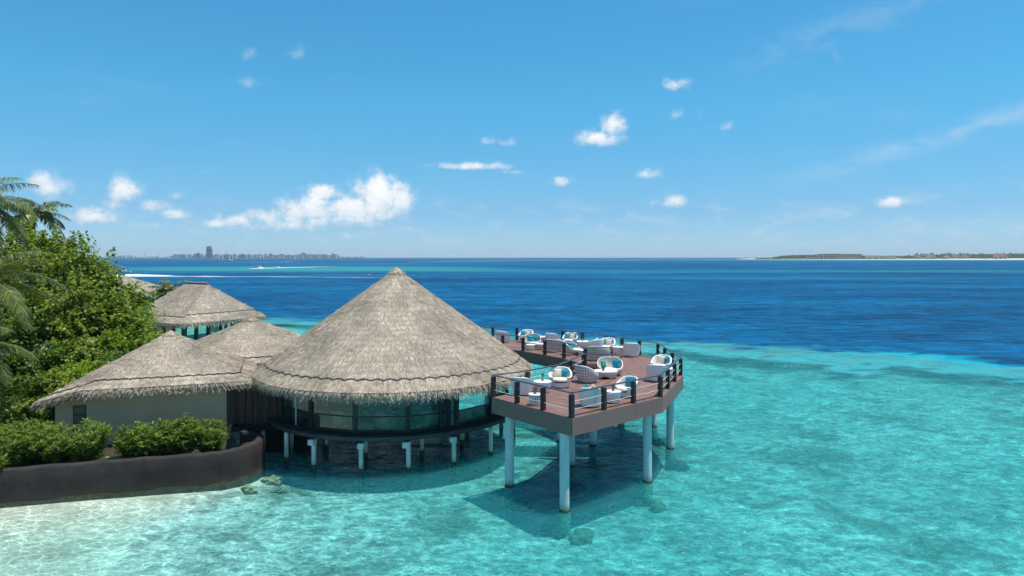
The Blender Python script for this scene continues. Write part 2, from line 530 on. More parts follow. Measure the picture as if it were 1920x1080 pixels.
M['rachis'] = surf('palm_rachis', (0.22, 0.21, 0.06), (0.15, 0.13, 0.05), 3.0, 0.6)
M['bark'] = surf('bark', (0.16, 0.125, 0.095), (0.09, 0.07, 0.055), 3.0, 0.95, 0.5, 16.0, stretch=(1, 1, 0.4))
M['ground'] = surf('island_soil', (0.028, 0.030, 0.013), (0.045, 0.040, 0.022), 0.7, 1.0, 0.5, 6.0)
M['boat_white'] = surf('boat_gelcoat', (0.78, 0.78, 0.78), (0.72, 0.72, 0.73), 1.0, 0.3)
M['boat_dark'] = surf('boat_tinted_window', (0.015, 0.02, 0.03), (0.025, 0.03, 0.04), 1.0, 0.2)
M['sand_far'] = surf('beach_sand', (0.66, 0.58, 0.45), (0.58, 0.51, 0.39), 0.01, 0.95)
M['far_green'] = surf('far_scrub', (0.05, 0.085, 0.025), (0.085, 0.10, 0.04), 0.02, 1.0, 0.0)
M['far_roof'] = surf('far_thatch', (0.20, 0.155, 0.12), (0.15, 0.115, 0.09), 0.05, 0.95)
M['far_roof_red'] = surf('far_red_roof', (0.24, 0.11, 0.075), (0.19, 0.09, 0.06), 0.05, 0.9)
M['far_wall'] = surf('hotel_render', (0.56, 0.46, 0.33), (0.48, 0.40, 0.29), 0.03, 0.9)
M['far_window'] = surf('far_window_glass', (0.03, 0.04, 0.05), (0.05, 0.06, 0.07), 0.05, 0.3)
M['tower'] = surf('tower_cladding', (0.07, 0.085, 0.11), (0.055, 0.07, 0.095), 0.02, 0.4)
for i, c in enumerate([(0.42, 0.42, 0.43), (0.34, 0.33, 0.32), (0.24, 0.25, 0.28), (0.50, 0.48, 0.45), (0.30, 0.22, 0.19), (0.13, 0.15, 0.18)]):
    M['city%d' % i] = surf('city_render_%s' % 'abcdef'[i], tuple(min(0.8, x * 1.55) for x in c), tuple(min(0.8, x * 1.2) for x in c), 0.03, 0.8)

# ------------------------------------------------------------------ sea: depth field, seabed, water
REEF = np.array([(-420, 330), (-200, 230), (-100, 178), (-60, 142), (-45, 124), (-10, 108), (0, 101), (12, 94), (23, 88.0), (34, 79.5), (42, 72.0), (48, 62), (56, 50), (66, 30), (78, 5), (88, -30), (98, -90)], dtype=float)

def reef_dist(x, y):
    """signed distance to the reef edge, positive on the lagoon side"""
    best = np.full(x.shape, 1e9)
    for a, b in zip(REEF[:-1], REEF[1:]):
        d = b - a
        t = np.clip(((x - a[0]) * d[0] + (y - a[1]) * d[1]) / (d @ d), 0, 1)
        best = np.minimum(best, np.hypot(x - a[0] - t * d[0], y - a[1] - t * d[1]))
    ey = np.interp(x, REEF[:, 0], REEF[:, 1])
    s = np.where(y < ey, 1.0, -1.0)
    s = np.where(x > 98, -1.0, s)
    return best * s

def wob(x, y, s, seed):
    r = np.random.default_rng(seed)
    o = np.zeros_like(x)
    for k in range(6):
        a = r.uniform(0, 6.28)
        f = s * r.uniform(0.6, 2.2)
        o += np.sin((x * math.cos(a) + y * math.sin(a)) * f + r.uniform(0, 6.28)) / 6
    return o

def sea_depth(x, y, out=0.0):
    s = reef_dist(x, y) + 5.0 * wob(x, y, 0.12, 3) + 3.0 * wob(x, y, 0.4, 4) + 1.5 * wob(x, y, 1.0, 6)
    t = np.clip((x + 23.0) / 31.0 + np.clip((y - 50.0) / 25.0, 0, 1), 0, 1)
    t = t * t * (3 - 2 * t)
    lag = 0.38 + 1.02 * t + 0.16 * wob(x, y, 0.16, 5) * t
    wl = np.interp(x, [p[0] for p in [(-60, 20.0), (-40, 26.6), (-31, 29.35), (-23.7, 31.7), (-19.2, 33.1), (-15.5, 34.2)]], [20.0, 26.6, 29.35, 31.7, 33.1, 34.2])
    beach = np.clip((wl - y) / 6.0, 0.0, 1.0) + np.clip((x + 15.5) / 5.0, 0, 1)
    beach = beach + np.clip((y - 40.0) / 12.0, 0, 1)
    lag = lag * (0.30 + 0.70 * np.clip(beach, 0, 1))
    lag = lag + 0.25 * np.exp(-((x + 7) ** 2 + (y - 44) ** 2) / 200.0)
    so = s + out
    d = np.where(so > 0, lag, lag + np.minimum(-so * 0.42, 11.0))
    return np.maximum(d, 0.10), s

def far_shoal(x, y):
    """shallow banks out at sea, 0 deep .. 1 bright turquoise"""
    ly = np.log(np.maximum(y, 1.0))
    def band(yc, sg, x0, x1, soft):
        g = np.exp(-((ly - math.log(yc)) / sg) ** 2)
        u = x / np.maximum(y, 1.0)
        e = 1 / (1 + np.exp(-(u - x0) / soft)) / (1 + np.exp((u - x1) / soft))
        return g * e
    o = 0.85 * band(670, 0.27, -0.60, -0.03, 0.05)
    o += 0.35 * band(1150, 0.16, -0.45, 0.10, 0.06)
    o += 0.45 * band(560, 0.16, -0.05, 0.90, 0.06)
    o += 0.35 * band(380, 0.10, 0.02, 0.95, 0.08)
    o += 1.00 * band(2500, 0.13, 0.40, 1.2, 0.02)
    o += 0.60 * band(2700, 0.16, -0.12, 0.55, 0.05)
    o += 0.25 * band(260, 0.10, -0.1, 1.0, 0.1)
    return np.clip(o, 0, 1)

def grid_rows(y0, ymid, step, y1, k):
    ys = list(np.arange(y0, ymid, step))
    y = ymid
    while y < y1:
        ys.append(y); y *= k
    ys.append(y1)
    return np.array(ys)

def fan_grid(ys, nx, base, spread):
    u = np.linspace(-1, 1, nx)
    X = np.array([u * (base + spread * max(y, 0.0)) for y in ys])
    Y = np.repeat(ys[:, None], nx, 1)
    n = len(ys)
    idx = np.arange(n * nx).reshape(n, nx)
    q = np.stack([idx[:-1, :-1], idx[:-1, 1:], idx[1:, 1:], idx[1:, :-1]], -1).reshape(-1, 4)
    return X.ravel(), Y.ravel(), q

def set_attr(o, name, vals):
    a = o.data.attributes.new(name, 'FLOAT', 'POINT')
    a.data.foreach_set('value', np.asarray(vals, dtype=np.float32))

def water_material():
    m, t, out = new_mat('sea_water')
    g = t.n('ShaderNodeNewGeometry')
    pos = g.outputs['Position']
    def attr(nm):
        a = t.n('ShaderNodeAttribute'); a.attribute_name = nm
        return a.outputs['Fac']
    d = attr('depth'); sh = attr('shoal'); opn0 = attr('open')
    rag = t.noise(t.scale(pos, (0.6, 1.0, 1.0)), 0.22, 5.0, 0.65, 0.6)
    opn = t.m('ADD', opn0, t.m('MULTIPLY', t.m('SUBTRACT', rag, 0.5), t.m('MULTIPLY', t.m('MULTIPLY', opn0, t.m('SUBTRACT', 1.0, opn0)), 5.0)), clamp=True)
    cd = t.n('ShaderNodeCameraData') if False else None
    sep = t.n('ShaderNodeSeparateXYZ'); t.L.new(pos, sep.inputs[0])
    # waves
    v1 = t.scale(pos, (0.75, 1.0, 1.0))
    w1 = t.noise(v1, 0.16, 3.0, 0.55, 0.6)
    w2 = t.noise(v1, 0.62, 4.0, 0.6, 0.8)
    w3 = t.noise(v1, 2.6, 3.0, 0.55, 0.5)
    near = t.mr(sep.outputs[1], 60.0, 130.0, 0.5, 1.0)
    h = t.m('ADD', t.m('MULTIPLY', w1, t.m('MULTIPLY', near, 1.6)), t.m('ADD', t.m('MULTIPLY', w2, t.m('MULTIPLY', near, 0.75)), t.m('MULTIPLY', w3, 0.15)))
    nb = t.bump(h, 1.0, 1.0)
    # body colour: water's own scatter, with lit and dark wave faces painted in
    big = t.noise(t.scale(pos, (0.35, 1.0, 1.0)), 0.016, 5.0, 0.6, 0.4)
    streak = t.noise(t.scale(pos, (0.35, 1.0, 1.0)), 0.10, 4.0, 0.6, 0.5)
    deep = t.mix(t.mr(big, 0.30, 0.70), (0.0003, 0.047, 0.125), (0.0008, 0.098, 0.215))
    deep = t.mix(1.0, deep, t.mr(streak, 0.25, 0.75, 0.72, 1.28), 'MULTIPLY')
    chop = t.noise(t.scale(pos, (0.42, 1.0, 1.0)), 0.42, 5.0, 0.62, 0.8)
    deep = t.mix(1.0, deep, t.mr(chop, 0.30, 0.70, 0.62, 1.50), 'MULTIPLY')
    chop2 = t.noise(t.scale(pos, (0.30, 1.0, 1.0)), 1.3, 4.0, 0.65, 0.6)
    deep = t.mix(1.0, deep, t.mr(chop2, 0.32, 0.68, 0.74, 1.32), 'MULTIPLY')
    shn = t.m('ADD', sh, t.m('MULTIPLY', t.m('SUBTRACT', big, 0.5), 0.30), clamp=True)
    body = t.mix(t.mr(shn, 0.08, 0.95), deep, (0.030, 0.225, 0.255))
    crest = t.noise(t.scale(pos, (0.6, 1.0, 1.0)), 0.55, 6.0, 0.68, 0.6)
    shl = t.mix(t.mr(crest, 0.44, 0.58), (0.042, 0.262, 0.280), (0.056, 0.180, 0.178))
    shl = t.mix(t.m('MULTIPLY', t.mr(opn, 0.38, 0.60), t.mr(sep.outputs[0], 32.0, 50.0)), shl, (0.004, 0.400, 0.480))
    shl = t.mix(t.mr(opn, 0.22, 0.45), (0.055, 0.42, 0.45), shl)  # brighter rim colour makes up for the shaded seabed beneath
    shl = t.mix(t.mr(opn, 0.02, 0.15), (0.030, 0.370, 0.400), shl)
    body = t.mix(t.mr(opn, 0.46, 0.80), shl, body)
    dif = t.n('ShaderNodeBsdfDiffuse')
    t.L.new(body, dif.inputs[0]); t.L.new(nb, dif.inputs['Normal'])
    sss = t.n('ShaderNodeSubsurfaceScattering', falloff='BURLEY')
    t.L.new(body, sss.inputs['Color']); sss.inputs['Scale'].default_value = 1.0
    sss.inputs['Radius'].default_value = (0.6, 3.2, 3.4)
    bodyS = t.mixs(t.mr(opn, 0.05, 0.3), sss.outputs[0], dif.outputs[0])
    # clear water: light is absorbed with depth; a bright caustic web is painted into the tint
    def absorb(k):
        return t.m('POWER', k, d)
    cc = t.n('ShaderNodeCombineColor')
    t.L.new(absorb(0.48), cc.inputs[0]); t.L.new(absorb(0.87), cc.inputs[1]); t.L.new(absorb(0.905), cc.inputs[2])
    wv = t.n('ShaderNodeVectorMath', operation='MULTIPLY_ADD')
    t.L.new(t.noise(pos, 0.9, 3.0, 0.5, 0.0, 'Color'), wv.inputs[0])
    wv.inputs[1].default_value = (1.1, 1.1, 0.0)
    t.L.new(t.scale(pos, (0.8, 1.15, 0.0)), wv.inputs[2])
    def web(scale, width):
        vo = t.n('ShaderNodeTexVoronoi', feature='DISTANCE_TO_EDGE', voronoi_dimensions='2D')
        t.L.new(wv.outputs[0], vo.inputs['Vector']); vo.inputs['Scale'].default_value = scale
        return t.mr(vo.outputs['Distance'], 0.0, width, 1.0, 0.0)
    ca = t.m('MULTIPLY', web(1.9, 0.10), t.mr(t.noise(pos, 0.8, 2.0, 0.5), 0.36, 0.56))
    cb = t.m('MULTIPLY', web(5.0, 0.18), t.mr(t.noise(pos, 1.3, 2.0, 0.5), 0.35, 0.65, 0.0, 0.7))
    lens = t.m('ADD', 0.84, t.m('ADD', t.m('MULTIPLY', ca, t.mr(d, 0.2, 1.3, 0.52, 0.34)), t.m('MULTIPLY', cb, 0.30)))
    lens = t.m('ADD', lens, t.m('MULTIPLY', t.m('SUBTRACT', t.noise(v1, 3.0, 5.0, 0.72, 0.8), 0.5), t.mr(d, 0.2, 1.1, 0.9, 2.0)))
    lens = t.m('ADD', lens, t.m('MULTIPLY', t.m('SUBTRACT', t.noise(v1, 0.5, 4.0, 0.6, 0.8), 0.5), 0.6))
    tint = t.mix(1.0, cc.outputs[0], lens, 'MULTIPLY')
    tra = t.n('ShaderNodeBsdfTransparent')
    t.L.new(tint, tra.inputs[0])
    op = t.mr(d, 0.4, 1.5, 0.05, 0.27, False)
    op = t.m('MAXIMUM', op, t.mr(opn, 0.0, 0.42, 0.0, 1.0))
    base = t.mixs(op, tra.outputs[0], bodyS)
    gl = t.n('ShaderNodeBsdfGlossy'); gl.inputs['Roughness'].default_value = 0.16
    t.L.new(nb, gl.inputs['Normal'])
    fr = t.n('ShaderNodeFresnel'); fr.inputs[0].default_value = 1.33
    t.L.new(nb, fr.inputs['Normal'])
    f = t.m('MULTIPLY', fr.outputs[0], 0.42)
    f = t.m('MINIMUM', f, 0.12)
    t.L.new(t.mixs(f, base, gl.outputs[0]), out.inputs[0])
    return m

def seabed_material():
    m, t, out = new_mat('seabed_sand_and_coral')
    pos = t.n('ShaderNodeNewGeometry').outputs['Position']
    a = t.n('ShaderNodeAttribute'); a.attribute_name = 'coral'
    cor = a.outputs['Fac']
    fine = t.noise(pos, 2.2, 6.0, 0.65, 0.5)
    mid = t.noise(t.scale(pos, (0.8, 1, 1)), 0.42, 6.0, 0.62, 0.8)
    big = t.noise(pos, 0.10, 4.0, 0.6, 0.5)
    grit = t.noise(t.scale(pos, (0.7, 1.0, 1.0)), 1.5, 8.0, 0.75, 0.6)
    sand = t.mix(t.mr(grit, 0.40, 0.60), (0.84, 0.78, 0.65), (0.37, 0.35, 0.285))
    sand = t.mix(t.m('MULTIPLY', t.mr(cor, -0.22, -0.02, 1.0, 0.0), 0.75), sand, (0.62, 0.55, 0.42))
    sand = t.mix(1.0, sand, t.mr(big, 0.3, 0.7, 0.82, 1.08), 'MULTIPLY')
    rub = t.mix(t.mr(fine, 0.38, 0.62), (0.11, 0.10, 0.065), (0.34, 0.31, 0.22))
    k = t.m('ADD', t.m('MULTIPLY', mid, 0.8), t.m('ADD', t.m('MULTIPLY', fine, 0.35), t.m('MULTIPLY', big, 0.35)))
    k = t.m('ADD', k, t.m('MULTIPLY', cor, 0.54))
    c = t.mix(t.mr(k, 0.84, 1.0, 0.0, 0.88), sand, rub)
    p = t.n('ShaderNodeBsdfPrincipled')
    t.L.new(c, p.inputs['Base Color']); p.inputs['Roughness'].default_value = 0.95
    p.inputs['Specular IOR Level'].default_value = 0.0
    t.L.new(t.bump(t.m('ADD', fine, mid), 0.5, 0.25), p.inputs['Normal'])
    t.L.new(p.outputs[0], out.inputs[0])
    return m

def build_sea():
    ys = grid_rows(-60.0, 170.0, 1.25, 14000.0, 1.035)
    X, Y, q = fan_grid(ys, 220, 110.0, 1.15)
    d, s = sea_depth(X, Y, 9.0)
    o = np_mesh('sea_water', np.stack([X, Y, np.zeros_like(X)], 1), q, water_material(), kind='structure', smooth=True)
    set_attr(o, 'depth', np.where(Y > 400, 12.0, d))
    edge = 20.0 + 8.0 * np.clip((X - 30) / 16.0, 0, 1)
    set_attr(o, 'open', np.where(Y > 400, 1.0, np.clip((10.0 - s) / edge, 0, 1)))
    set_attr(o, 'shoal', np.where(Y > 150, far_shoal(X, Y), 0.0))
    ys = grid_rows(-60.0, 170.0, 1.25, 420.0, 1.08)
    X, Y, q = fan_grid(ys, 200, 120.0, 1.2)
    d, s = sea_depth(X, Y, 14.0)
    z = -0.72 * d - 0.03 + 0.07 * wob(X, Y, 1.2, 8) * np.clip(d - 0.3, 0, 1)
    o = np_mesh('seabed', np.stack([X, Y, z], 1), q, seabed_material(), kind='structure', smooth=True)
    crest = np.exp(-((s - 3.0) / 6.0) ** 2) * np.clip(0.10 + 0.5 * wob(X, Y, 0.35, 17), 0, 0.3)
    blot = np.clip(wob(X, Y, 0.14, 21) + 0.15, 0, 1) * 0.55 + np.clip(wob(X, Y, 0.5, 23), -0.2, 1) * 0.40
    rightfar = 0.16 * np.exp(-(((X - 30) / 16.0) ** 2 + ((Y - 56) / 10.0) ** 2))
    mid = 0.30 * np.exp(-(((X - 4) / 12.0) ** 2 + ((Y - 23) / 5.0) ** 2))
    leftclear = np.clip((X + 20.0) / 12.0, 0.0, 1)
    spot = 0.5 * np.exp(-(((X + 11.8) / 1.7) ** 2 + ((Y - 35.0) / 1.6) ** 2))
    hutclear = np.exp(-(((X + 7) / 9.0) ** 2 + ((Y - 44) / 9.0) ** 2)) * 0.3
    set_attr(o, 'coral', (crest + blot * (1 - 0.55 * np.clip((Y - 40) / 25.0, 0, 1)) + rightfar + mid) * leftclear + spot - 0.25 * (1 - leftclear) - hutclear)
build_sea()

# ------------------------------------------------------------------ left island ground
WALL = [(-60, 20.0), (-40, 26.6), (-31, 29.35), (-23.7, 31.7), (-19.2, 33.1), (-15.5, 34.2), (-14.25, 35.0), (-13.65, 36.2), (-13.65, 37.6), (-14.3, 38.6), (-15.3, 39.1)]
SHORE = [(-16.3, 38.0), (-16.6, 41.0), (-17.5, 44.5), (-21, 47.5), (-26, 51), (-31, 58), (-37, 66), (-47, 72), (-60, 88), (-75, 110), (-100, 140), (-130, 170)]
def wall_y(x):
    return np.interp(x, [p[0] for p in WALL[:6]], [p[1] for p in WALL[:6]])
def inside(px, py, poly):
    o = np.zeros(px.shape, bool)
    n = len(poly)
    for i in range(n):
        x0, y0 = poly[i]; x1, y1 = poly[(i + 1) % n]
        c = ((y0 > py) != (y1 > py)) & (px < (x1 - x0) * (py - y0) / (y1 - y0 + 1e-12) + x0)
        o ^= c
    return o
def shore_dist(x, y):
    best = np.full(x.shape, 1e9)
    S = np.array(SHORE, float)
    for a, b in zip(S[:-1], S[1:]):
        d = b - a
        t = np.clip(((x - a[0]) * d[0] + (y - a[1]) * d[1]) / (d @ d), 0, 1)
        best = np.minimum(best, np.hypot(x - a[0] - t * d[0], y - a[1] - t * d[1]))
    return best
def land_z(x, y):
    x = np.asarray(x, float); y = np.asarray(y, float)
    d = shore_dist(x, y)
    z = -1.2 + np.minimum(d * 1.1, 2.2)
    back = np.clip((y - 40) / 10.0, 0, 1) * np.clip((-x - 22) / 6.0, 0, 1)
    return z + 1.1 * back * np.clip(d / 6.0, 0, 1) + 0.08 * wob(x, y, 0.7, 31)
def build_land():
    poly = WALL[:6] + SHORE + [(-220, 170), (-220, 20)]
    xs = np.arange(-160, -14.0, 1.0); ysn = np.arange(20, 160, 1.0)
    X, Y = np.meshgrid(xs, ysn)
    ok = inside(X.ravel() + 0.5, Y.ravel() + 0.5, poly).reshape(X.shape) & (Y > wall_y(X) + 0.25)
    n, k = X.shape
    idx = np.arange(n * k).reshape(n, k)
    q = np.stack([idx[:-1, :-1], idx[:-1, 1:], idx[1:, 1:], idx[1:, :-1]], -1)
    q = q[ok[:-1, :-1]]
    np_mesh('island_ground', np.stack([X.ravel(), Y.ravel(), land_z(X.ravel(), Y.ravel())], 1), q.reshape(-1, 4), M['ground'], kind='structure', smooth=True)
build_land()

# ------------------------------------------------------------------ thatched roofs
def lerp(a, b, t): return a + (b - a) * t

def blades_mesh(name, p, d, side, up, ln, w, lift, m, parent, kind='stuff'):
    """thin tapered straws: root p, direction d, half-width vector side*w, tip lifted along up"""
    n = len(p)
    tip = p + d * ln[:, None] + up * lift[:, None]
    a = p - side * w[:, None]; b = p + side * w[:, None]
    c = tip + side * (w * 0.55)[:, None]; e = tip - side * (w * 0.55)[:, None]
    v = np.stack([a, b, c, e], 1).reshape(-1, 3)
    q = np.arange(n * 4).reshape(n, 4)
    return np_mesh(name, v, q, m, parent, world=True, kind=kind)

def thatch_roof(parent, sides, dens=150, thick=0.42, vr=0.80, scal=0.78, closed=True, fringe=110, mats=('straw',), width=0.02, seed=1, cap=None, rope=True, length=(0.28, 0.55), droop=1.0):
    """sides: list of (E0, E1, T0, T1) eave and top points. Builds bed, straw, fringe and binding rope as parts of `parent`."""
    rng = np.random.default_rng(seed)
    sides = [tuple(np.array(p, float) for p in s) for s in sides]
    bed, und = MB(), MB()
    ropes = []
    cum = 0.0
    P, D, S, U, LN, W, LF = [], [], [], [], [], [], []
    zup = np.array((0, 0, 1.0))
    for (E0, E1, T0, T1) in sides:
        el = np.linalg.norm(E1 - E0)
        L = np.linalg.norm((E0 + E1) / 2 - (T0 + T1) / 2)
        nrm = np.cross(E1 - E0, (T0 + T1) / 2 - E0); nrm /= np.linalg.norm(nrm)
        if nrm[2] < 0: nrm = -nrm
        def pt(s, v):
            s = np.asarray(s)[..., None]; v = np.asarray(v)[..., None]
            return lerp(lerp(T0, T1, s), lerp(E0, E1, s), v)
        def vline(s):
            ph = (cum + np.asarray(s) * el) / scal
            return 1 - (vr + 0.10 * np.abs(np.sin(math.pi * ph))) / L
        nu = max(2, int(el / 0.13) + 1)
        ss = np.linspace(0, 1, nu)
        vl = vline(ss)
        rows = [pt(ss, np.full(nu, k) * vl) + zup * 0.045 for k in (0.0, 0.5, 1.0)]
        rows.append(pt(ss, vl + 0.02 / L) - zup * 0.02)
        rows.append(pt(ss, vl + 0.04 / L) - zup * 0.03)
        rows.append(pt(ss, np.ones(nu)))
        rows.append(pt(ss, np.ones(nu)) - zup * thick * 0.8)
        vs = np.concatenate(rows)
        fs = []
        for j in range(len(rows) - 1):
            for i in range(nu - 1):
                fs.append((j * nu + i, j * nu + i + 1, (j + 1) * nu + i + 1, (j + 1) * nu + i))
        bed.add(vs, fs)
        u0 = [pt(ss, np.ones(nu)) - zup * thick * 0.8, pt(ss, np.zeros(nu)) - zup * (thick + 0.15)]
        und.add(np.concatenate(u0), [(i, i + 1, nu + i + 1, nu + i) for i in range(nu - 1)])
        ropes += [tuple(x) for x in (pt(ss, vl + 0.015 / L) + zup * 0.05)[:-1 if closed else None]]
        # field straw
        tl = np.linalg.norm(T1 - T0)
        area = (el + tl) / 2 * L
        n = int(area * dens)
        v = np.sqrt(rng.random(n) * (1 - (tl / el) ** 2) + (tl / el) ** 2) if tl < el * 0.98 else rng.random(n)
        if tl < el * 0.98: v = (v - tl / el) / (1 - tl / el)
        s = rng.random(n)
        v = np.clip(v, 0, 1)
        # quantise a little into courses so bands show
        course = 0.42 / L
        v = np.where(rng.random(n) < 0.5, (np.floor(v / course) + rng.random(n) * 0.30) * course, v)
        v = np.clip(v, 0.0, 1.0)
        vln = vline(s)
        upper = v < vln
        p = pt(s, v)
        dn = pt(s, np.ones(n)) - pt(s, np.zeros(n)); dn /= np.linalg.norm(dn, axis=1)[:, None]
        sd = np.cross(dn, nrm); sd /= np.linalg.norm(sd, axis=1)[:, None]
        ang = rng.normal(0, 0.15, n)
        dd = dn * np.cos(ang)[:, None] + sd * np.sin(ang)[:, None]
        ln = rng.uniform(*length, n)
        room = np.where(upper, (vln - v) * L + 0.05, (1 - v) * L + 0.12)
        ln = np.minimum(ln, np.maximum(room, 0.05))
        p = p + zup * np.where(upper, 0.065, 0.03)[:, None] - nrm * 0.03
        sd2 = np.cross(dd, nrm)
        roll = rng.normal(0, 0.25, n)
        sd2 = sd2 * np.cos(roll)[:, None] + nrm * np.sin(roll)[:, None]
        P.append(p); D.append(dd); S.append(sd2); U.append(np.tile(nrm, (n, 1))); LN.append(ln); W.append(rng.uniform(0.6, 1.5, n) * width); LF.append(rng.uniform(0.01, 0.045, n))
        # eave fringe
        n = int(el * fringe)
        s = rng.random(n); lay = rng.random(n) ** 1.5
        p = pt(s, 1 - rng.random(n) * 0.32 / L) - zup * (lay * thick)[:, None]
        dn = pt(s, np.ones(n)) - pt(s, np.zeros(n)); dn /= np.linalg.norm(dn, axis=1)[:, None]
        sd = np.cross(dn, nrm); sd /= np.linalg.norm(sd, axis=1)[:, None]
        ang = rng.normal(0, 0.22, n)
        dd = dn * np.cos(ang)[:, None] + sd * np.sin(ang)[:, None]
        dd = dd - zup * ((0.02 + 0.50 * lay + rng.uniform(0.0, 0.12, n)) * droop)[:, None]
        dd /= np.linalg.norm(dd, axis=1)[:, None]
        clump = 0.75 + 0.35 * np.sin((cum + s * el) * 2 * math.pi / (scal * 0.5)) * 0.5
        P.append(p); D.append(dd); S.append(sd); U.append(np.tile(nrm, (n, 1))); LN.append(rng.uniform(0.30, 0.48, n) * clump); W.append(rng.uniform(0.7, 1.6, n) * width); LF.append(rng.normal(0, 0.03, n))
        cum += el
    bed.build('thatch_bed', M['thatch_bed'], parent, world=True)
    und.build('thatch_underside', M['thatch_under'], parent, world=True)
    blades_mesh('straw', *(np.concatenate(a) for a in (P, D, S, U, LN, W, LF)), M[mats[0]], parent)
    if rope:
        MB().tube(ropes, 0.020, 5, closed=closed).build('binding_rope', M['rope'], parent, world=True)
    if cap:
        c = MB()
        ax, ay, az = cap[0]
        rr, hh = cap[1], cap[2]
        prof = [(rr, az - hh), (rr * 0.97, az - hh + 0.10), (rr * 0.5, az - hh * 0.42), (0.05, az + 0.12)]
        c.lathe(prof, 32, (ax, ay, 0))
        c.build('roof_cap', M['thatch_bed'], parent, world=True)
        n = int(500 * rr * rr) + 200
        a = rng.random(n) * 2 * math.pi
        k = np.sqrt(rng.random(n))
        dirs = np.stack([np.cos(a), np.sin(a), np.full(n, -hh / rr)], 1)
        dl = np.linalg.norm(dirs, axis=1)[:, None]
        p = np.array((ax, ay, az + 0.16)) + dirs * (k * rr * 0.8)[:, None]
        sd = np.stack([-np.sin(a), np.cos(a), np.zeros(n)], 1)
        up = np.stack([np.cos(a) * 0.4, np.sin(a) * 0.4, np.ones(n)], 1)
        blades_mesh('cap_straw', p, dirs / dl, sd, up, rng.uniform(0.2, 0.35, n), rng.uniform(0.6, 1.4, n) * width, rng.uniform(0.0, 0.04, n), M[mats[0]], parent)

def ring_sides(c, r, ze, za, n, a0=0.0):
    pts = [(c[0] + r * math.cos(a0 + 2 * math.pi * i / n), c[1] + r * math.sin(a0 + 2 * math.pi * i / n), ze) for i in range(n)]
    top = (c[0], c[1], za)
    return [(pts[i], pts[(i + 1) % n], top, top) for i in range(n)]

# ------------------------------------------------------------------ main round pavilion
HC = (-7.46, 44.0)
def pol(r, deg, z=0.0):
    """point round the pavilion; 0 deg faces the camera, positive to the right"""
    return (HC[0] + r * math.sin(R(deg)), HC[1] - r * math.cos(R(deg)), z)

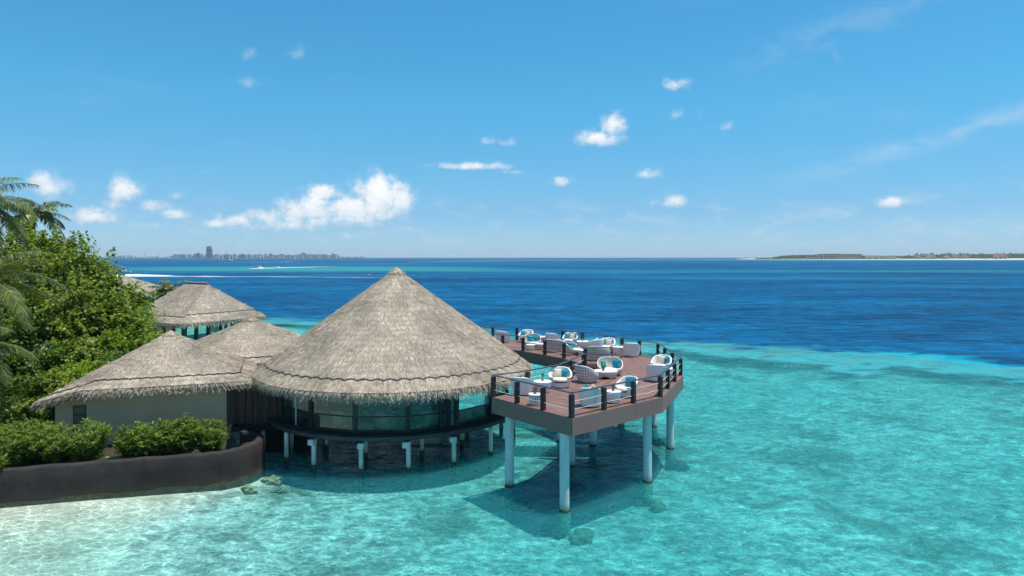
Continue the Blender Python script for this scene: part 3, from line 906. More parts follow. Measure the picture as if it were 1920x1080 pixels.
def build_pavilion():
    root = empty('round_pavilion', (HC[0], HC[1], 0), 0, 'large round pavilion with tall conical thatched roof and dark framed glass walls on stilts', 'pavilion')
    rf = empty('thatched_roof', (0, 0, 0)); rf.parent = root
    thatch_roof(rf, ring_sides(HC, 8.62, 4.50, 10.74, 72), dens=560, thick=0.40, vr=0.80, scal=0.752, fringe=420, seed=3, cap=((HC[0], HC[1], 10.74), 0.62, 0.46), width=0.0095)
    # floor slab, edge band
    f = MB(); f.lathe([(7.75, 1.72), (7.85, 1.74), (7.85, 1.94), (7.75, 1.97)], 72, (HC[0], HC[1], 0))
    f.build('floor_slab', surf('slab_edge', (0.055, 0.052, 0.052), (0.035, 0.033, 0.034), 1.0, 0.7), root, world=True)
    f = MB(); f.lathe([(6.9, 1.975), (6.9, 2.0)], 64, (HC[0], HC[1], 0))
    f.build('floor_finish', surf('pavilion_floor', (0.10, 0.065, 0.045), (0.07, 0.045, 0.03), 1.5, 0.5), root, world=True)
    # frame: posts, transoms, head and sill
    wr = 7.2
    angs = [-8 + 22.5 * k for k in range(16)]
    extra = [29.2, 33.4]
    for a in angs + extra:
        w = 0.26 if a in angs else 0.15
        p = pol(wr, a)
        MB().box((p[0], p[1], 3.25), (w, 0.2, 2.6), R(a)).build('post', M['dark_frame'], root, world=True)
    for k, a in enumerate(angs):
        b = a + 22.5
        if abs(a - (-53)) < 0.1:
            continue                                     # the open bay beside the slatted wall
        for z, h in ((2.06, 0.16), (2.86, 0.05), (4.42, 0.22)):
            MB().bar(pol(wr, a + 0.9, z), pol(wr, b - 0.9, z), 0.1, h).build('transom' if h < 0.1 else ('sill' if z < 2.5 else 'head_beam'), M['dark_frame'], root, world=True)
        for z0, z1 in ((2.14, 2.835), (2.885, 4.31)):
            pa, pb = pol(wr, a + 0.95), pol(wr, b - 0.95)
            g = MB()
            m_ = 3
            vs, fs = [], []
            na = Vector((pa[0] - HC[0], pa[1] - HC[1], 0)).normalized() * 0.012
            g.add([(pa[0], pa[1], z0), (pb[0], pb[1], z0), (pb[0], pb[1], z1), (pa[0], pa[1], z1)], [(0, 1, 2, 3)])
            g.build('pane', M['glass'], root, world=True)
    # thin silver pole and door leaf in the open bay
    p = pol(wr - 0.05, -42)
    MB().tube([(p[0], p[1], 2.0), (p[0], p[1], 4.4)], 0.035, 8).build('pole', M['cable'], root, world=True)
    d0, d1 = pol(wr, -52.0), pol(wr - 0.9, -46.5)
    MB().bar((d0[0], d0[1], 3.1), (d1[0], d1[1], 3.1), 0.05, 2.1).build('door', M['dark_frame'], root, world=True)
    # stilts with beam ends
    def stilt(x, y, r, block=None):
        s = MB().lathe([(r, -1.9), (r, 1.62)], 14, (x, y, 0)).build('stilt', M['pier'], root, world=True, smooth=40)
        MB().lathe([(r + 0.012, -0.9), (r + 0.02, 0.05), (r + 0.012, 0.22)], 14, (x, y, 0)).build('tide_mark', M['algae'], s, world=True, smooth=60)
        if block:
            MB().box((x + block[0], y + block[1], 1.47), (0.34, 0.40, 0.30), block[2]).build('beam_end', M['pier'], s, world=True, bevel=0.01)
    for k, a in enumerate([-44, -26, -4.5, 14.5, 34, 55, 76, 97, 118, 139, 160, 181, 202, 223, 244, 265, 286]):
        p = pol(7.6, a)
        stilt(p[0], p[1], 0.125, (-0.14 + 0.09 * (k % 3), -0.12, R(a * 0.6)) if -46 < a < 60 and k % 5 != 0 else None)
    for a in range(-60, 300, 40):
        p = pol(4.7, a + 8)
        stilt(p[0], p[1], 0.12)
    for z in (1.5,):
        for a in (-8, 14.5, 37):
            q0, q1 = pol(7.4, a, z), pol(7.4, a + 180, z)
            MB().bar(q0, q1, 0.22, 0.28).build('floor_beam', M['dark_frame'], root, world=True)
    # inner posts
    for a in range(0, 360, 60):
        p = pol(3.6, a)
        MB().lathe([(0.13, 2.0), (0.13, 7.0)], 12, (p[0], p[1], 0)).build('inner_post', M['frame_wood'], root, world=True, smooth=40)
    return root
build_pavilion()

# ------------------------------------------------------------------ seawall planter
def catmull(pts, k=6):
    pts = [np.array(p, float) for p in pts]
    out = []
    for i in range(len(pts) - 1):
        p0 = pts[max(i - 1, 0)]; p1 = pts[i]; p2 = pts[i + 1]; p3 = pts[min(i + 2, len(pts) - 1)]
        for j in range(k):
            t = j / k
            out.append(0.5 * ((2 * p1) + (-p0 + p2) * t + (2 * p0 - 5 * p1 + 4 * p2 - p3) * t * t + (-p0 + 3 * p1 - 3 * p2 + p3) * t ** 3))
    out.append(pts[-1])
    return out

def build_seawall():
    root = empty('seawall_planter', (-20, 33, 0), 0, 'long curved dark grey rendered seawall planter rising from the shallow water', 'planter')
    line = catmull(WALL, 8)
    n = len(line)
    prof = [(0.10, -1.3), (0.05, 0.0), (0.0, 0.9), (0.0, 1.52), (-0.05, 1.59), (-0.12, 1.62), (-0.34, 1.62), (-0.40, 1.58), (-0.42, 1.4), (-0.42, -0.6)]
    vs, fs = [], []
    for i, p in enumerate(line):
        d = line[min(i + 1, n - 1)] - line[max(i - 1, 0)]
        d /= np.linalg.norm(d)
        o = np.array((d[1], -d[0]))                   # outward (towards the water)
        for a, z in prof:
            q = p + o * a
            vs.append((q[0], q[1], z + 0.018 * math.sin(i * 1.7) * (z > 1.5)))
    k = len(prof)
    for i in range(n - 1):
        for j in range(k - 1):
            fs.append((i * k + j, (i + 1) * k + j, (i + 1) * k + j + 1, i * k + j + 1))
    fs.append(tuple(range(k - 1, -1, -1)))
    fs.append(tuple((n - 1) * k + j for j in range(k)))
    MB().add(vs, fs).build('wall', M['seawall'], root, world=True, smooth=50)
    # algae stain band near the water on the curved end, a skin 6 mm proud
    vs, fs = [], []
    for i, p in enumerate(line):
        d = line[min(i + 1, n - 1)] - line[max(i - 1, 0)]
        d /= np.linalg.norm(d)
        o = np.array((d[1], -d[0]))
        top = 0.10 + 0.05 * math.sin(i * 0.9) + 0.04 * math.sin(i * 2.3)
        for a, z in ((0.107, -1.0), (0.058, 0.0), (0.056 - 0.05 * top / 0.9, top)):
            q = p + o * a
            vs.append((q[0], q[1], z))
    for i in range(n - 1):
        for j in range(2):
            fs.append((i * 3 + j, (i + 1) * 3 + j, (i + 1) * 3 + j + 1, i * 3 + j + 1))
    MB().add(vs, fs).build('algae_band', M['algae'], root, world=True, smooth=60)
    pit = [(-16.2, 34.6), (-15.2, 34.9), (-14.4, 35.7), (-14.1, 36.6), (-14.2, 37.6), (-14.9, 38.4), (-16.4, 38.9)]
    MB().prism(pit, 0.0, 0.55).build('pit_floor', M['soil'], root, world=True)
    # pale kerb tucked behind the bushes
    MB().bar((-20.9, 35.1, 1.14), (-19.9, 35.4, 1.14), 0.16, 0.14).build('kerb', surf('pale_kerb', (0.42, 0.42, 0.24), (0.34, 0.35, 0.2), 3.0, 0.8), root, world=True)
    MB().bar((-14.9, 37.7, 0.9), (-14.6, 38.2, 0.9), 0.22, 0.5).build('step_block', M['seawall'], root, world=True)
build_seawall()

# ------------------------------------------------------------------ plain house with hipped thatch, left
def wall_shell(pts, z0, tops, thick=0.0):
    b = MB()
    n = len(pts)
    vs = [(p[0], p[1], z0) for p in pts] + [(p[0], p[1], h) for p, h in zip(pts, tops)]
    b.add(vs, [(i, (i + 1) % n, n + (i + 1) % n, n + i) for i in range(n)])
    return b

def build_house():
    root = empty('plain_house', (-20.5, 41.5, 0.8), 0, 'low windowless stucco house with hipped grey thatched roof behind the seawall planter', 'house')
    A = (-21.3, 42.6, 6.8)
    EL, ER, BR, BL = (-23.3, 36.9, 4.32), (-15.2, 39.75, 4.32), (-17.5, 46.4, 4.32), (-26.2, 46.0, 3.7)
    LF, LB = (-25.45, 36.35, 3.72), (-27.6, 43.4, 3.55)
    rf = empty('thatched_roof', (0, 0, 0)); rf.parent = root
    thatch_roof(rf, [(LF, EL, A, A), (EL, ER, A, A), (ER, BR, A, A), (BR, BL, A, A), (BL, LB, A, A), (LB, LF, A, A)],
                dens=600, thick=0.34, vr=0.68, scal=0.62, fringe=420, seed=5, cap=(A, 0.5, 0.30), width=0.009)
    HL, HM, HR = (-25.0, 37.35), (-22.75, 38.05), (-16.75, 39.9)
    pts = [HL, HM, HR, (-18.6, 45.4), (-26.3, 44.6), (-26.9, 42.0)]
    wall_shell(pts, 0.3, [3.42, 4.12, 4.16, 4.16, 3.4, 3.35]).build('wall', M['stucco'], root, world=True)
    # shuttered window
    d = Vector((HR[0] - HL[0], HR[1] - HL[1], 0)).normalized()
    nrm = Vector((d.y, -d.x, 0))
    c = Vector((HL[0], HL[1], 2.82)) + d * 1.18
    rz = math.atan2(d.y, d.x)
    w = MB().box(c + nrm * 0.012, (0.62, 0.05, 1.0), rz).build('window', M['frame_wood'], root, world=True)
    MB().box(c + nrm * 0.045 + Vector((0, 0, 0.24)), (0.50, 0.02, 0.42), rz).build('shutter', surf('tan_shutter', (0.23, 0.17, 0.10), (0.18, 0.13, 0.08), 4.0, 0.7), w, world=True)
    MB().box(c + nrm * 0.045 + Vector((0, 0, -0.24)), (0.50, 0.02, 0.42), rz).build('shutter', surf('tan_shutter_low', (0.20, 0.145, 0.085), (0.15, 0.11, 0.07), 4.0, 0.7), w, world=True)
    # corner bead and glazed side door at the low end
    MB().box((HR[0] + 0.02, HR[1] - 0.02, 2.3), (0.10, 0.10, 3.6), rz).build('corner_post', M['stucco'], root, world=True)
    s0, s1 = Vector((HL[0] - 0.12, HL[1] + 0.05, 0)), Vector((HL[0] - 1.1, HL[1] + 0.75, 0))
    MB().bar((s0.x, s0.y, 2.2), (s0.x - 0.06, s0.y + 0.03, 2.2), 0.14, 2.4).build('door_post', M['dark_frame'], root, world=True)
    MB().bar((s0.x - 0.12, s0.y + 0.06, 2.2), (s1.x, s1.y, 2.2), 0.03, 2.3).build('side_door', M['glass_clear'], root, world=True)
build_house()

# slatted dark timber screen between the house and the pavilion
def build_screen():
    root = empty('timber_screen', (-15, 40.2, 1.4), 0, 'dark brown vertical slat timber screen between the stucco house and round pavilion', 'screen')
    a, b = Vector((-16.62, 39.98, 0)), Vector((-12.95, 40.55, 0))
    n = 27
    d = (b - a) / n
    rz = math.atan2(d.y, d.x)
    sl = MB().box((0, 0, 0), (d.length * 0.80, 0.06, 2.62)).mesh('slat')
    sl.materials.append(M['slat'])
    rr = random.Random(3)
    for i in range(n):
        o = bpy.data.objects.new('slat', sl)
        COL.objects.link(o); o.parent = root
        p = a + d * (i + 0.5)
        o.location = (p.x + 15 + rr.uniform(-.01, .01), p.y - 40.2 + rr.uniform(-0.035, 0.035), 1.62 + rr.uniform(-0.03, 0.03))
        o.rotation_euler = (0, 0, rz + rr.uniform(-0.25, 0.25))
    bk = Vector((-d.y, d.x, 0)).normalized() * 0.14
    MB().bar(a + bk + Vector((0, 0, 3.0)), b + bk + Vector((0, 0, 3.0)), 0.06, 2.6).build('backing', M['dark_frame'], root, world=True)
    MB().bar(a + Vector((0.1, 0.6, 1.45)), b + Vector((0, 0.6, 1.45)), 1.6, 0.3).build('walkway_slab', M['dark_frame'], root, world=True)
    MB().bar(a + Vector((1.5, 0.05, 4.36)), b + Vector((-0.2, 0.0, 4.30)), 0.12, 0.07).build('head_flashing', M['cable'], root, world=True)
    for x, y in ((-14.9, 40.9), (-13.3, 41.2)):
        MB().lathe([(0.12, -1.6), (0.12, 1.32)], 12, (x, y, 0)).build('stilt', M['pier'], root, world=True, smooth=40)
    MB().bar(a + Vector((0.2, 1.4, 0.4)), b + Vector((0.6, 1.4, 0.4)), 0.2, 2.0).build('retaining_wall', M['seawall'], root, world=True)
build_screen()

# smaller thatched roofs behind
def build_back_huts():
    c = (-20.2, 53.0)
    root = empty('round_hut', (c[0], c[1], 0), 0, 'small low conical thatched hut tucked between the stucco house and round pavilion', 'hut')
    rf = empty('thatched_roof', (0, 0, 0)); rf.parent = root
    thatch_roof(rf, ring_sides(c, 6.3, 4.15, 6.72, 40), dens=400, thick=0.36, vr=0.72, scal=0.66, fringe=110, seed=8, mats=('straw',), cap=((c[0], c[1], 6.74), 0.6, 0.3), width=0.011)
    w = MB().lathe([(4.9, 0.6), (4.9, 4.3)], 32, (c[0], c[1], 0), cap=False)
    w.build('wall', M['dark_frame'], root, world=True)
    for a in range(0, 360, 45):
        MB().lathe([(0.12, -1.6), (0.12, 0.7)], 10, (c[0] + 4.4 * math.cos(R(a)), c[1] + 4.4 * math.sin(R(a)), 0)).build('stilt', M['pier'], root, world=True, smooth=40)

    C0 = np.array((-35.0, 72.0)); u = np.array((5.5, 9.5)); u = u / np.linalg.norm(u); v = np.array((-0.868, 0.496))
    C1 = C0 + u * 11.2; CL = C0 + v * 10.4; CB = C1 + v * 10.4
    mid = C0 + u * 5.6
    R1 = mid + v * 3.3; R2 = mid + v * 7.1
    ze, zr = 4.45, 8.35
    P3 = lambda p, z: (p[0], p[1], z)
    root = empty('hipped_hut', (C0[0], C0[1], 0), 0, 'hipped thatched hut with short ridge and glass walls over the lagoon beside the trees', 'hut')
    rf = empty('thatched_roof', (0, 0, 0)); rf.parent = root
    thatch_roof(rf, [(P3(CL, ze), P3(C0, ze), P3(R2, zr), P3(R1, zr)), (P3(C0, ze), P3(C1, ze), P3(R1, zr), P3(R1, zr)),
                     (P3(C1, ze), P3(CB, ze), P3(R1, zr), P3(R2, zr)), (P3(CB, ze), P3(CL, ze), P3(R2, zr), P3(R2, zr))],
                dens=280, thick=0.5, vr=1.0, scal=0.9, fringe=100, seed=9, width=0.015, length=(0.35, 0.65), droop=1.4)
    MB().tube([P3(R1 + u * 0 - v * 0.1, zr + 0.16), P3(R2 + v * 0.1, zr + 0.16)], 0.10, 8).build('ridge_roll', M['thatch_bed'], root, world=True, smooth=60)
    cen = (C0 + CB) / 2
    def inn(p, k): return cen + (p - cen) * k
    w0, w1, w2, w3 = (inn(p, 0.82) for p in (C0, C1, CB, CL))
    MB().prism([tuple(inn(p, 0.92)) for p in (C0, C1, CB, CL)], 1.6, 1.95).build('floor_slab', M['dark_frame'], root, world=True)
    for a, b, n in ((w0, w1, 6), (w1, w2, 5), (w2, w3, 6), (w3, w0, 5)):
        for i in range(n):
            p = a + (b - a) * i / n; q = a + (b - a) * (i + 1) / n
            MB().box((p[0], p[1], 3.15), (0.28, 0.28, 2.4), math.atan2(u[1], u[0])).build('post', M['dark_frame'], root, world=True)
            dd = (q - p) / np.linalg.norm(q - p) * 0.16
            MB().add([P3(p + dd, 2.1), P3(q - dd, 2.1), P3(q - dd, 4.1), P3(p + dd, 4.1)], [(0, 1, 2, 3)]).build('pane', M['glass_clear'], root, world=True)
        MB().bar(P3(a, 4.25), P3(b, 4.25), 0.22, 0.28).build('head_beam', M['dark_frame'], root, world=True)
    for i in range(4):
        for j in range(3):
            p = inn(C0, 0.8) + (inn(C1, 0.8) - inn(C0, 0.8)) * i / 3 + (inn(CL, 0.8) - inn(C0, 0.8)) * j / 2
            MB().lathe([(0.15, -1.8), (0.15, 1.62)], 10, (p[0], p[1], 0)).build('stilt', M['pier'], root, world=True, smooth=40)

    # a further roof beyond the trees
    c = (-61.5, 108.0)
    root = empty('pale_hut', (c[0], c[1], 0), 0, 'pale low pitched thatched hut half hidden beyond the broad leaved trees', 'hut')
    rf = empty('thatched_roof', (0, 0, 0)); rf.parent = root
    e = [(c[0] - 7, c[1] - 5, 5.9), (c[0] + 6.2, c[1] - 3.5, 5.7), (c[0] + 6.2, c[1] + 6, 5.7), (c[0] - 7, c[1] + 6, 5.9)]
    t0, t1 = (c[0] - 3.0, c[1] + 1, 8.5), (c[0] - 0.4, c[1] + 1, 8.5)
    thatch_roof(rf, [(e[0], e[1], t0, t1), (e[1], e[2], t1, t1), (e[2], e[3], t1, t0), (e[3], e[0], t0, t0)], dens=50, thick=0.4, vr=0.9, scal=1.0, fringe=50, seed=12, width=0.04, length=(0.4, 0.8))
    wall_shell([(c[0] - 5.5, c[1] - 3.5), (c[0] + 5, c[1] - 2.2), (c[0] + 5, c[1] + 4.5), (c[0] - 5.5, c[1] + 4.5)], 1.0, [5.8] * 4).build('wall', M['dark_frame'], root, world=True)
build_back_huts()

# ------------------------------------------------------------------ horseshoe deck
DZ = 4.35
I = [(-1.0, 34.85), (0.75, 36.4), (2.57, 38.4), (3.38, 40.2), (4.45, 42.9), (4.78, 45.6), (3.6, 48.2), (2.33, 49.9), (0.77, 52.0), (-0.8, 53.2), (-4.0, 54.4)]
O = [(2.65, 30.3), (7.64, 34.85), (10.3, 41.2), (10.35, 48.0), (9.4, 50.0), (7.3, 53.0), (5.7, 55.0), (4.2, 56.5), (0.4, 59.0), (-1.7, 59.5), (-4.0, 59.6)]
W0, W1 = (6.75, 42.23), (6.75, 45.6)                     # stair well corners on the deck side
OUTLINE = [I[0]] + O + I[:4:-1] + [W1, W0] + I[4:0:-1]

def clip(poly, a, b, c):
    """keep a*x+b*y>=c"""
    out = []
    n = len(poly)
    for i in range(n):
        p, q = poly[i], poly[(i + 1) % n]
        dp, dq = a * p[0] + b * p[1] - c, a * q[0] + b * q[1] - c
        if dp >= 0: out.append(p)
        if (dp >= 0) != (dq >= 0):
            t = dp / (dp - dq)
            out.append((p[0] + (q[0] - p[0]) * t, p[1] + (q[1] - p[1]) * t))
    return out

def poly_area(p):
    return 0.5 * sum(p[i][0] * p[(i + 1) % len(p)][1] - p[(i + 1) % len(p)][0] * p[i][1] for i in range(len(p)))

def build_deck():
    root = empty('sun_deck', (4, 44, 0), 0, 'raised horseshoe timber sun deck on tall white round columns over the lagoon', 'deck')
    MB().prism(OUTLINE, 3.62, DZ - 0.05).build('platform', M['fascia'], root, world=True)
    # fascia panels, edge by edge
    n = len(OUTLINE)
    for i in range(n):
        a, b = Vector(OUTLINE[i]), Vector(OUTLINE[(i + 1) % n])
        L = (b - a).length
        if L < 0.3: continue
        d = (b - a) / L
        o = Vector((d.y, -d.x))
        k = max(1, round(L / 2.4))
        for j in range(k):
            p = a + d * (L * j / k + 0.004); q = a + d * (L * (j + 1) / k - 0.004)
            p, q = p + o * 0.022, q + o * 0.022
            MB().bar((p.x, p.y, (3.55 + DZ - 0.012) / 2), (q.x, q.y, (3.55 + DZ - 0.012) / 2), 0.035, DZ - 0.012 - 3.55).build('fascia_panel', M['fascia'], root, world=True)
    # boards laid in sections parallel to the outer edges
    secs = [([I[0], O[0], O[1], I[2], I[1]], (O[0][0] - I[0][0], O[0][1] - I[0][1])),
            ([I[2], O[1], O[2], I[4], I[3]], (O[2][0] - O[1][0], O[2][1] - O[1][1])),
            ([W0, O[2], O[3], W1], (0.02, 1)),
            ([I[5], W1, O[3], O[4], O[5], I[6]], (0.02, 1)),
            ([I[6], O[5], O[6], O[7], I[7]], (-1.6, 2.0)),
            ([I[7], O[7], O[8], I[8]], (-3.8, 2.5)),
            ([I[8], O[8], O[9], I[9]], (-2.1, 0.6)), ([I[9], O[9], O[10], I[10]], (-2.3, 0.2))]
    bw = 0.145
    mats = []
    for i, k in enumerate((1.0, 0.86, 1.12, 0.95, 1.04)):
        mats.append(surf('deck_board_timber_%s' % 'abcde'[i], (0.26 * k, 0.138 * k, 0.103 * k), (0.185 * k, 0.100 * k, 0.078 * k), 1.6, 0.5, 0.12, 16.0))
    rr = random.Random(9)
    for poly, dr in secs:
        dr = Vector(dr).normalized()
        nx, ny = -dr.y, dr.x
        vals = [nx * p[0] + ny * p[1] for p in poly]
        c = min(vals)
        while c < max(vals):
            q = clip(clip(poly, nx, ny, c + 0.005), -nx, -ny, -(c + bw - 0.005))
            c += bw
            if len(q) < 3 or abs(poly_area(q)) < 0.02: continue
            # drop repeated points
            qq = [q[i] for i in range(len(q)) if (Vector(q[i]) - Vector(q[i - 1])).length > 1e-4]
            MB().prism(qq, DZ - 0.045, DZ + rr.uniform(-0.003, 0.003)).build('deck_board', rr.choice(mats), root, world=True, recalc=False)
    # columns
    cols = [(2.38, 30.95, 0.225), (-0.12, 34.35, 0.225), (6.93, 34.95, 0.225), (9.5, 41.0, 0.225), (3.3, 37.6, 0.17), (4.95, 41.7, 0.225), (2.95, 42.6, 0.17), (9.6, 46.3, 0.225),
            (3.9, 49.4, 0.2), (8.0, 50.2, 0.225), (5.0, 54.2, 0.225), (0.6, 57.2, 0.225), (1.0, 53.0, 0.2), (-2.4, 57.8, 0.2)]
    for x, y, r in cols:
        c = MB().lathe([(r, -2.2), (r, 1.0), (r, 2.4), (r, 3.64)], 20, (x, y, 0)).build('column', M['column'], root, world=True, smooth=40)
        MB().lathe([(r + 0.006, -0.05), (r + 0.022, -0.03), (r + 0.022, 0.05), (r + 0.004, 0.09)], 20, (x, y, 0)).build('collar', M['algae'], c, world=True, smooth=40)
        MB().lathe([(r + 0.05, -2.2), (r + 0.05, -0.12), (r + 0.02, -0.07)], 20, (x, y, 0)).build('footing_sleeve', surf('green_sleeve', (0.30, 0.42, 0.30), (0.20, 0.30, 0.2), 5.0, 0.8), c, world=True, smooth=40) if r > 0.2 else None
    # under-deck beams
    for a, b in (((2.38, 30.95), (4.95, 41.7)), ((-0.12, 34.35), (6.93, 34.95)), ((3.3, 37.6), (9.5, 41.0)), ((4.0, 49.4), (9.6, 46.3)), ((5.0, 54.2), (3.9, 49.4)), ((0.6, 57.2), (1.0, 53.0))):
        MB().bar((a[0], a[1], 3.46), (b[0], b[1], 3.46), 0.22, 0.3).build('joist', M['fascia'], root, world=True)
build_deck()

def build_stairs():
    root = empty('deck_stairs', (5.0, 44.2, 0), 0, 'short timber stairs dropping from the sun deck towards the round pavilion', 'stairs')
    for k in range(7):
        x = 6.55 - 0.36 * k
        MB().box((x, 44.15, DZ - 0.05 - 0.17 * (k + 1)), (0.33, 2.5, 0.05)).build('tread', M['board'], root, world=True)
    for y in (42.95, 45.4):
        MB().bar((6.7, y, 4.0), (3.9, y, 2.68), 0.08, 0.32).build('stringer', M['fascia'], root, world=True)
    MB().box((2.3, 44.15, 2.95), (3.2, 2.5, 0.12)).build('landing', M['board'], root, world=True)
    MB().bar((0.75, 44.15, 2.6), (-0.2, 44.15, 2.0), 2.4, 0.2).build('ramp', M['board'], root, world=True)
build_stairs()

# ------------------------------------------------------------------ railings
def railing(name, pts, posts, label, thick_end=True, rail_h=1.08, ends=None):
    """pts: rail polyline at deck level; posts: list of (x, y, rz, width)"""
    root = empty(name, (pts[0][0], pts[0][1], DZ), 0, label, 'railing')
    for x, y, rz, w in posts:
        MB().box((x, y, DZ + (rail_h - 0.04) / 2 - 0.06), (w, w, rail_h + 0.06), rz).build('post', M['post'], root, world=True, bevel=0.008)
    for a, b in zip(pts[:-1], pts[1:]):
        d = (Vector(b) - Vector(a)).normalized() * 0.03
        MB().bar((a[0] - d.x, a[1] - d.y, DZ + rail_h + 0.022), (b[0] + d.x, b[1] + d.y, DZ + rail_h + 0.022), 0.15, 0.045).build('top_rail', M['rail'], root, world=True, bevel=0.006)
    for (x0, y0, _, w0), (x1, y1, _, w1) in zip(posts[:-1], posts[1:]):
        for z in (0.36, 0.72):
            s = 0.012
            mid = ((x0 + x1) / 2, (y0 + y1) / 2, DZ + z - 0.02)
            MB().tube([(x0, y0, DZ + z), mid, (x1, y1, DZ + z)], s, 5).build('cable', M['cable'], root, world=True)
    return root

def spread(a, b, n, w=0.2, first=True):
    a, b = Vector(a), Vector(b)
    rz = math.atan2((b - a).y, (b - a).x)
    return [(*(a + (b - a) * i / n), rz, w) for i in range(0 if first else 1, n + 1)]

def inset(p, c=(3.5, 44.5), k=0.12):
    v = Vector(c) - Vector(p)
    return tuple(Vector(p) + v.normalized() * k)

OI = [inset(p) for p in [I[0]] + O]
posts = spread(OI[0], OI[1], 3) + spread(OI[1], OI[2], 3, first=False) + spread(OI[2], OI[3], 3, first=False) + spread(OI[3], OI[4], 3, first=False)
for a, b, n in ((4, 5, 1), (5, 6, 2), (6, 7, 1), (7, 8, 1)):
    posts += spread(OI[a], OI[b], n, first=False)
posts += spread(OI[8], OI[9], 1, first=False) + spread(OI[9], OI[10], 1, first=False) + spread(OI[10], OI[11], 1, first=False)
railing('outer_railing', OI, posts, 'dark post and rail balustrade with white cables round the outer edge of the sun deck')
IO = [(p[0] + 0.08, p[1] - 0.06) for p in I[:5]]
IO[0] = OI[0]
nr = railing('inner_near_railing', IO + [(6.7, 42.12)], [(*p, math.atan2(IO[min(i + 1, 4)][1] - IO[max(i - 1, 0)][1], IO[min(i + 1, 4)][0] - IO[max(i - 1, 0)][0]), 0.2 if i < 4 else 0.27) for i, p in enumerate(IO) if i > 0] + [(6.7, 42.12, 0, 0.08)],
             'dark balustrade curving along the inner edge of the near deck arm to the stairs')
IF = [(p[0] + 0.08, p[1] + 0.08) for p in I[5:]]
IF[0] = (4.9, 45.72)
railing('inner_far_railing', [(6.7, 45.72)] + IF, [(6.7, 45.72, 0, 0.08)] + [(*p, math.atan2(IF[min(i + 1, 5)][1] - IF[max(i - 1, 0)][1], IF[min(i + 1, 5)][0] - IF[max(i - 1, 0)][0]), 0.2) for i, p in enumerate(IF)],
        'dark balustrade along the inner edge of the far deck arm beside the thatched roof')

# ------------------------------------------------------------------ deck furniture prototypes
def shell_grid(nu, nv, fr, holes=None, a0=0.0, a1=2 * math.pi):
    """surface fr(angle, t) -> point; cells for which holes(i, j) is true are left open"""
    full = abs(a1 - a0 - 2 * math.pi) < 1e-6
    cols = nu if full else nu + 1
    vs = [fr(a0 + (a1 - a0) * i / nu, j / nv) for j in range(nv + 1) for i in range(cols)]
    fs = []
    for j in range(nv):
        for i in range(nu):
            if holes and holes(i, j): continue
            i2 = (i + 1) % cols
            fs.append((j * cols + i, j * cols + i2, (j + 1) * cols + i2, (j + 1) * cols + i))
    return vs, fs

def smooth01(x): 
    x = min(max(x, 0), 1)
    return x * x * (3 - 2 * x)

def tub_parts():
    """white swivel tub chair, front towards -Y"""
    th0, th1 = R(90 - 138), R(90 + 138)
    def rim(a):
        k = (1 + math.cos(a - R(90))) / 2          # 1 at the back
        return 0.56 + 0.40 * smooth01((k - 0.25) / 0.75)
    def low(a):
        k = (1 + math.cos(a - R(90))) / 2
        return 0.30 - 0.20 * smooth01(k)
    def pt(a, t, dr):
        r = 0.50 + 0.11 * t + dr
        z = low(a) + (rim(a) - low(a)) * t
        return (1.0 * r * math.cos(a), 0.98 * r * math.sin(a), z)
    nu, nv = 36, 8
    sh = MB()
    oute = [[pt(th0 + (th1 - th0) * i / nu, j / nv, 0.0) for i in range(nu + 1)] for j in range(nv + 1)]
    inn = [[pt(th0 + (th1 - th0) * i / nu, j / nv, -0.085) for i in range(nu + 1)] for j in range(nv + 1)]
    rows = oute + [[tuple(0.5 * (a + b) + (0.022 if k == 2 else 0) for k, (a, b) in enumerate(zip(p, q))) for p, q in zip(oute[-1], inn[-1])]] + inn[::-1]
    vs = [p for r in rows for p in r]
    c = nu + 1
    fs = [(j * c + i, j * c + i + 1, (j + 1) * c + i + 1, (j + 1) * c + i) for j in range(len(rows) - 1) for i in range(nu)]
    fs.append(tuple(j * c for j in range(len(rows))))
    fs.append(tuple(j * c + nu for j in range(len(rows) - 1, -1, -1)))
    sh.add(vs, fs)
    return {
        'shell': (sh, 'white', 50),
        'plinth': (MB().lathe([(0.42, 0.03), (0.455, 0.05), (0.475, 0.27), (0.46, 0.285)], 32), 'white', 40),
        'foot_ring': (MB().lathe([(0.40, 0.0), (0.40, 0.035)], 28), 'dark_gap', 40),
        'gap_shade_band': (MB().lathe([(0.455, 0.286), (0.455, 0.345)], 32), 'dark_gap', 40),
        'seat_pad': (MB().lathe([(0.44, 0.346), (0.485, 0.37), (0.485, 0.44), (0.44, 0.475), (0.2, 0.49)], 32, (0, -0.03, 0)), 'pad', 60),
    }

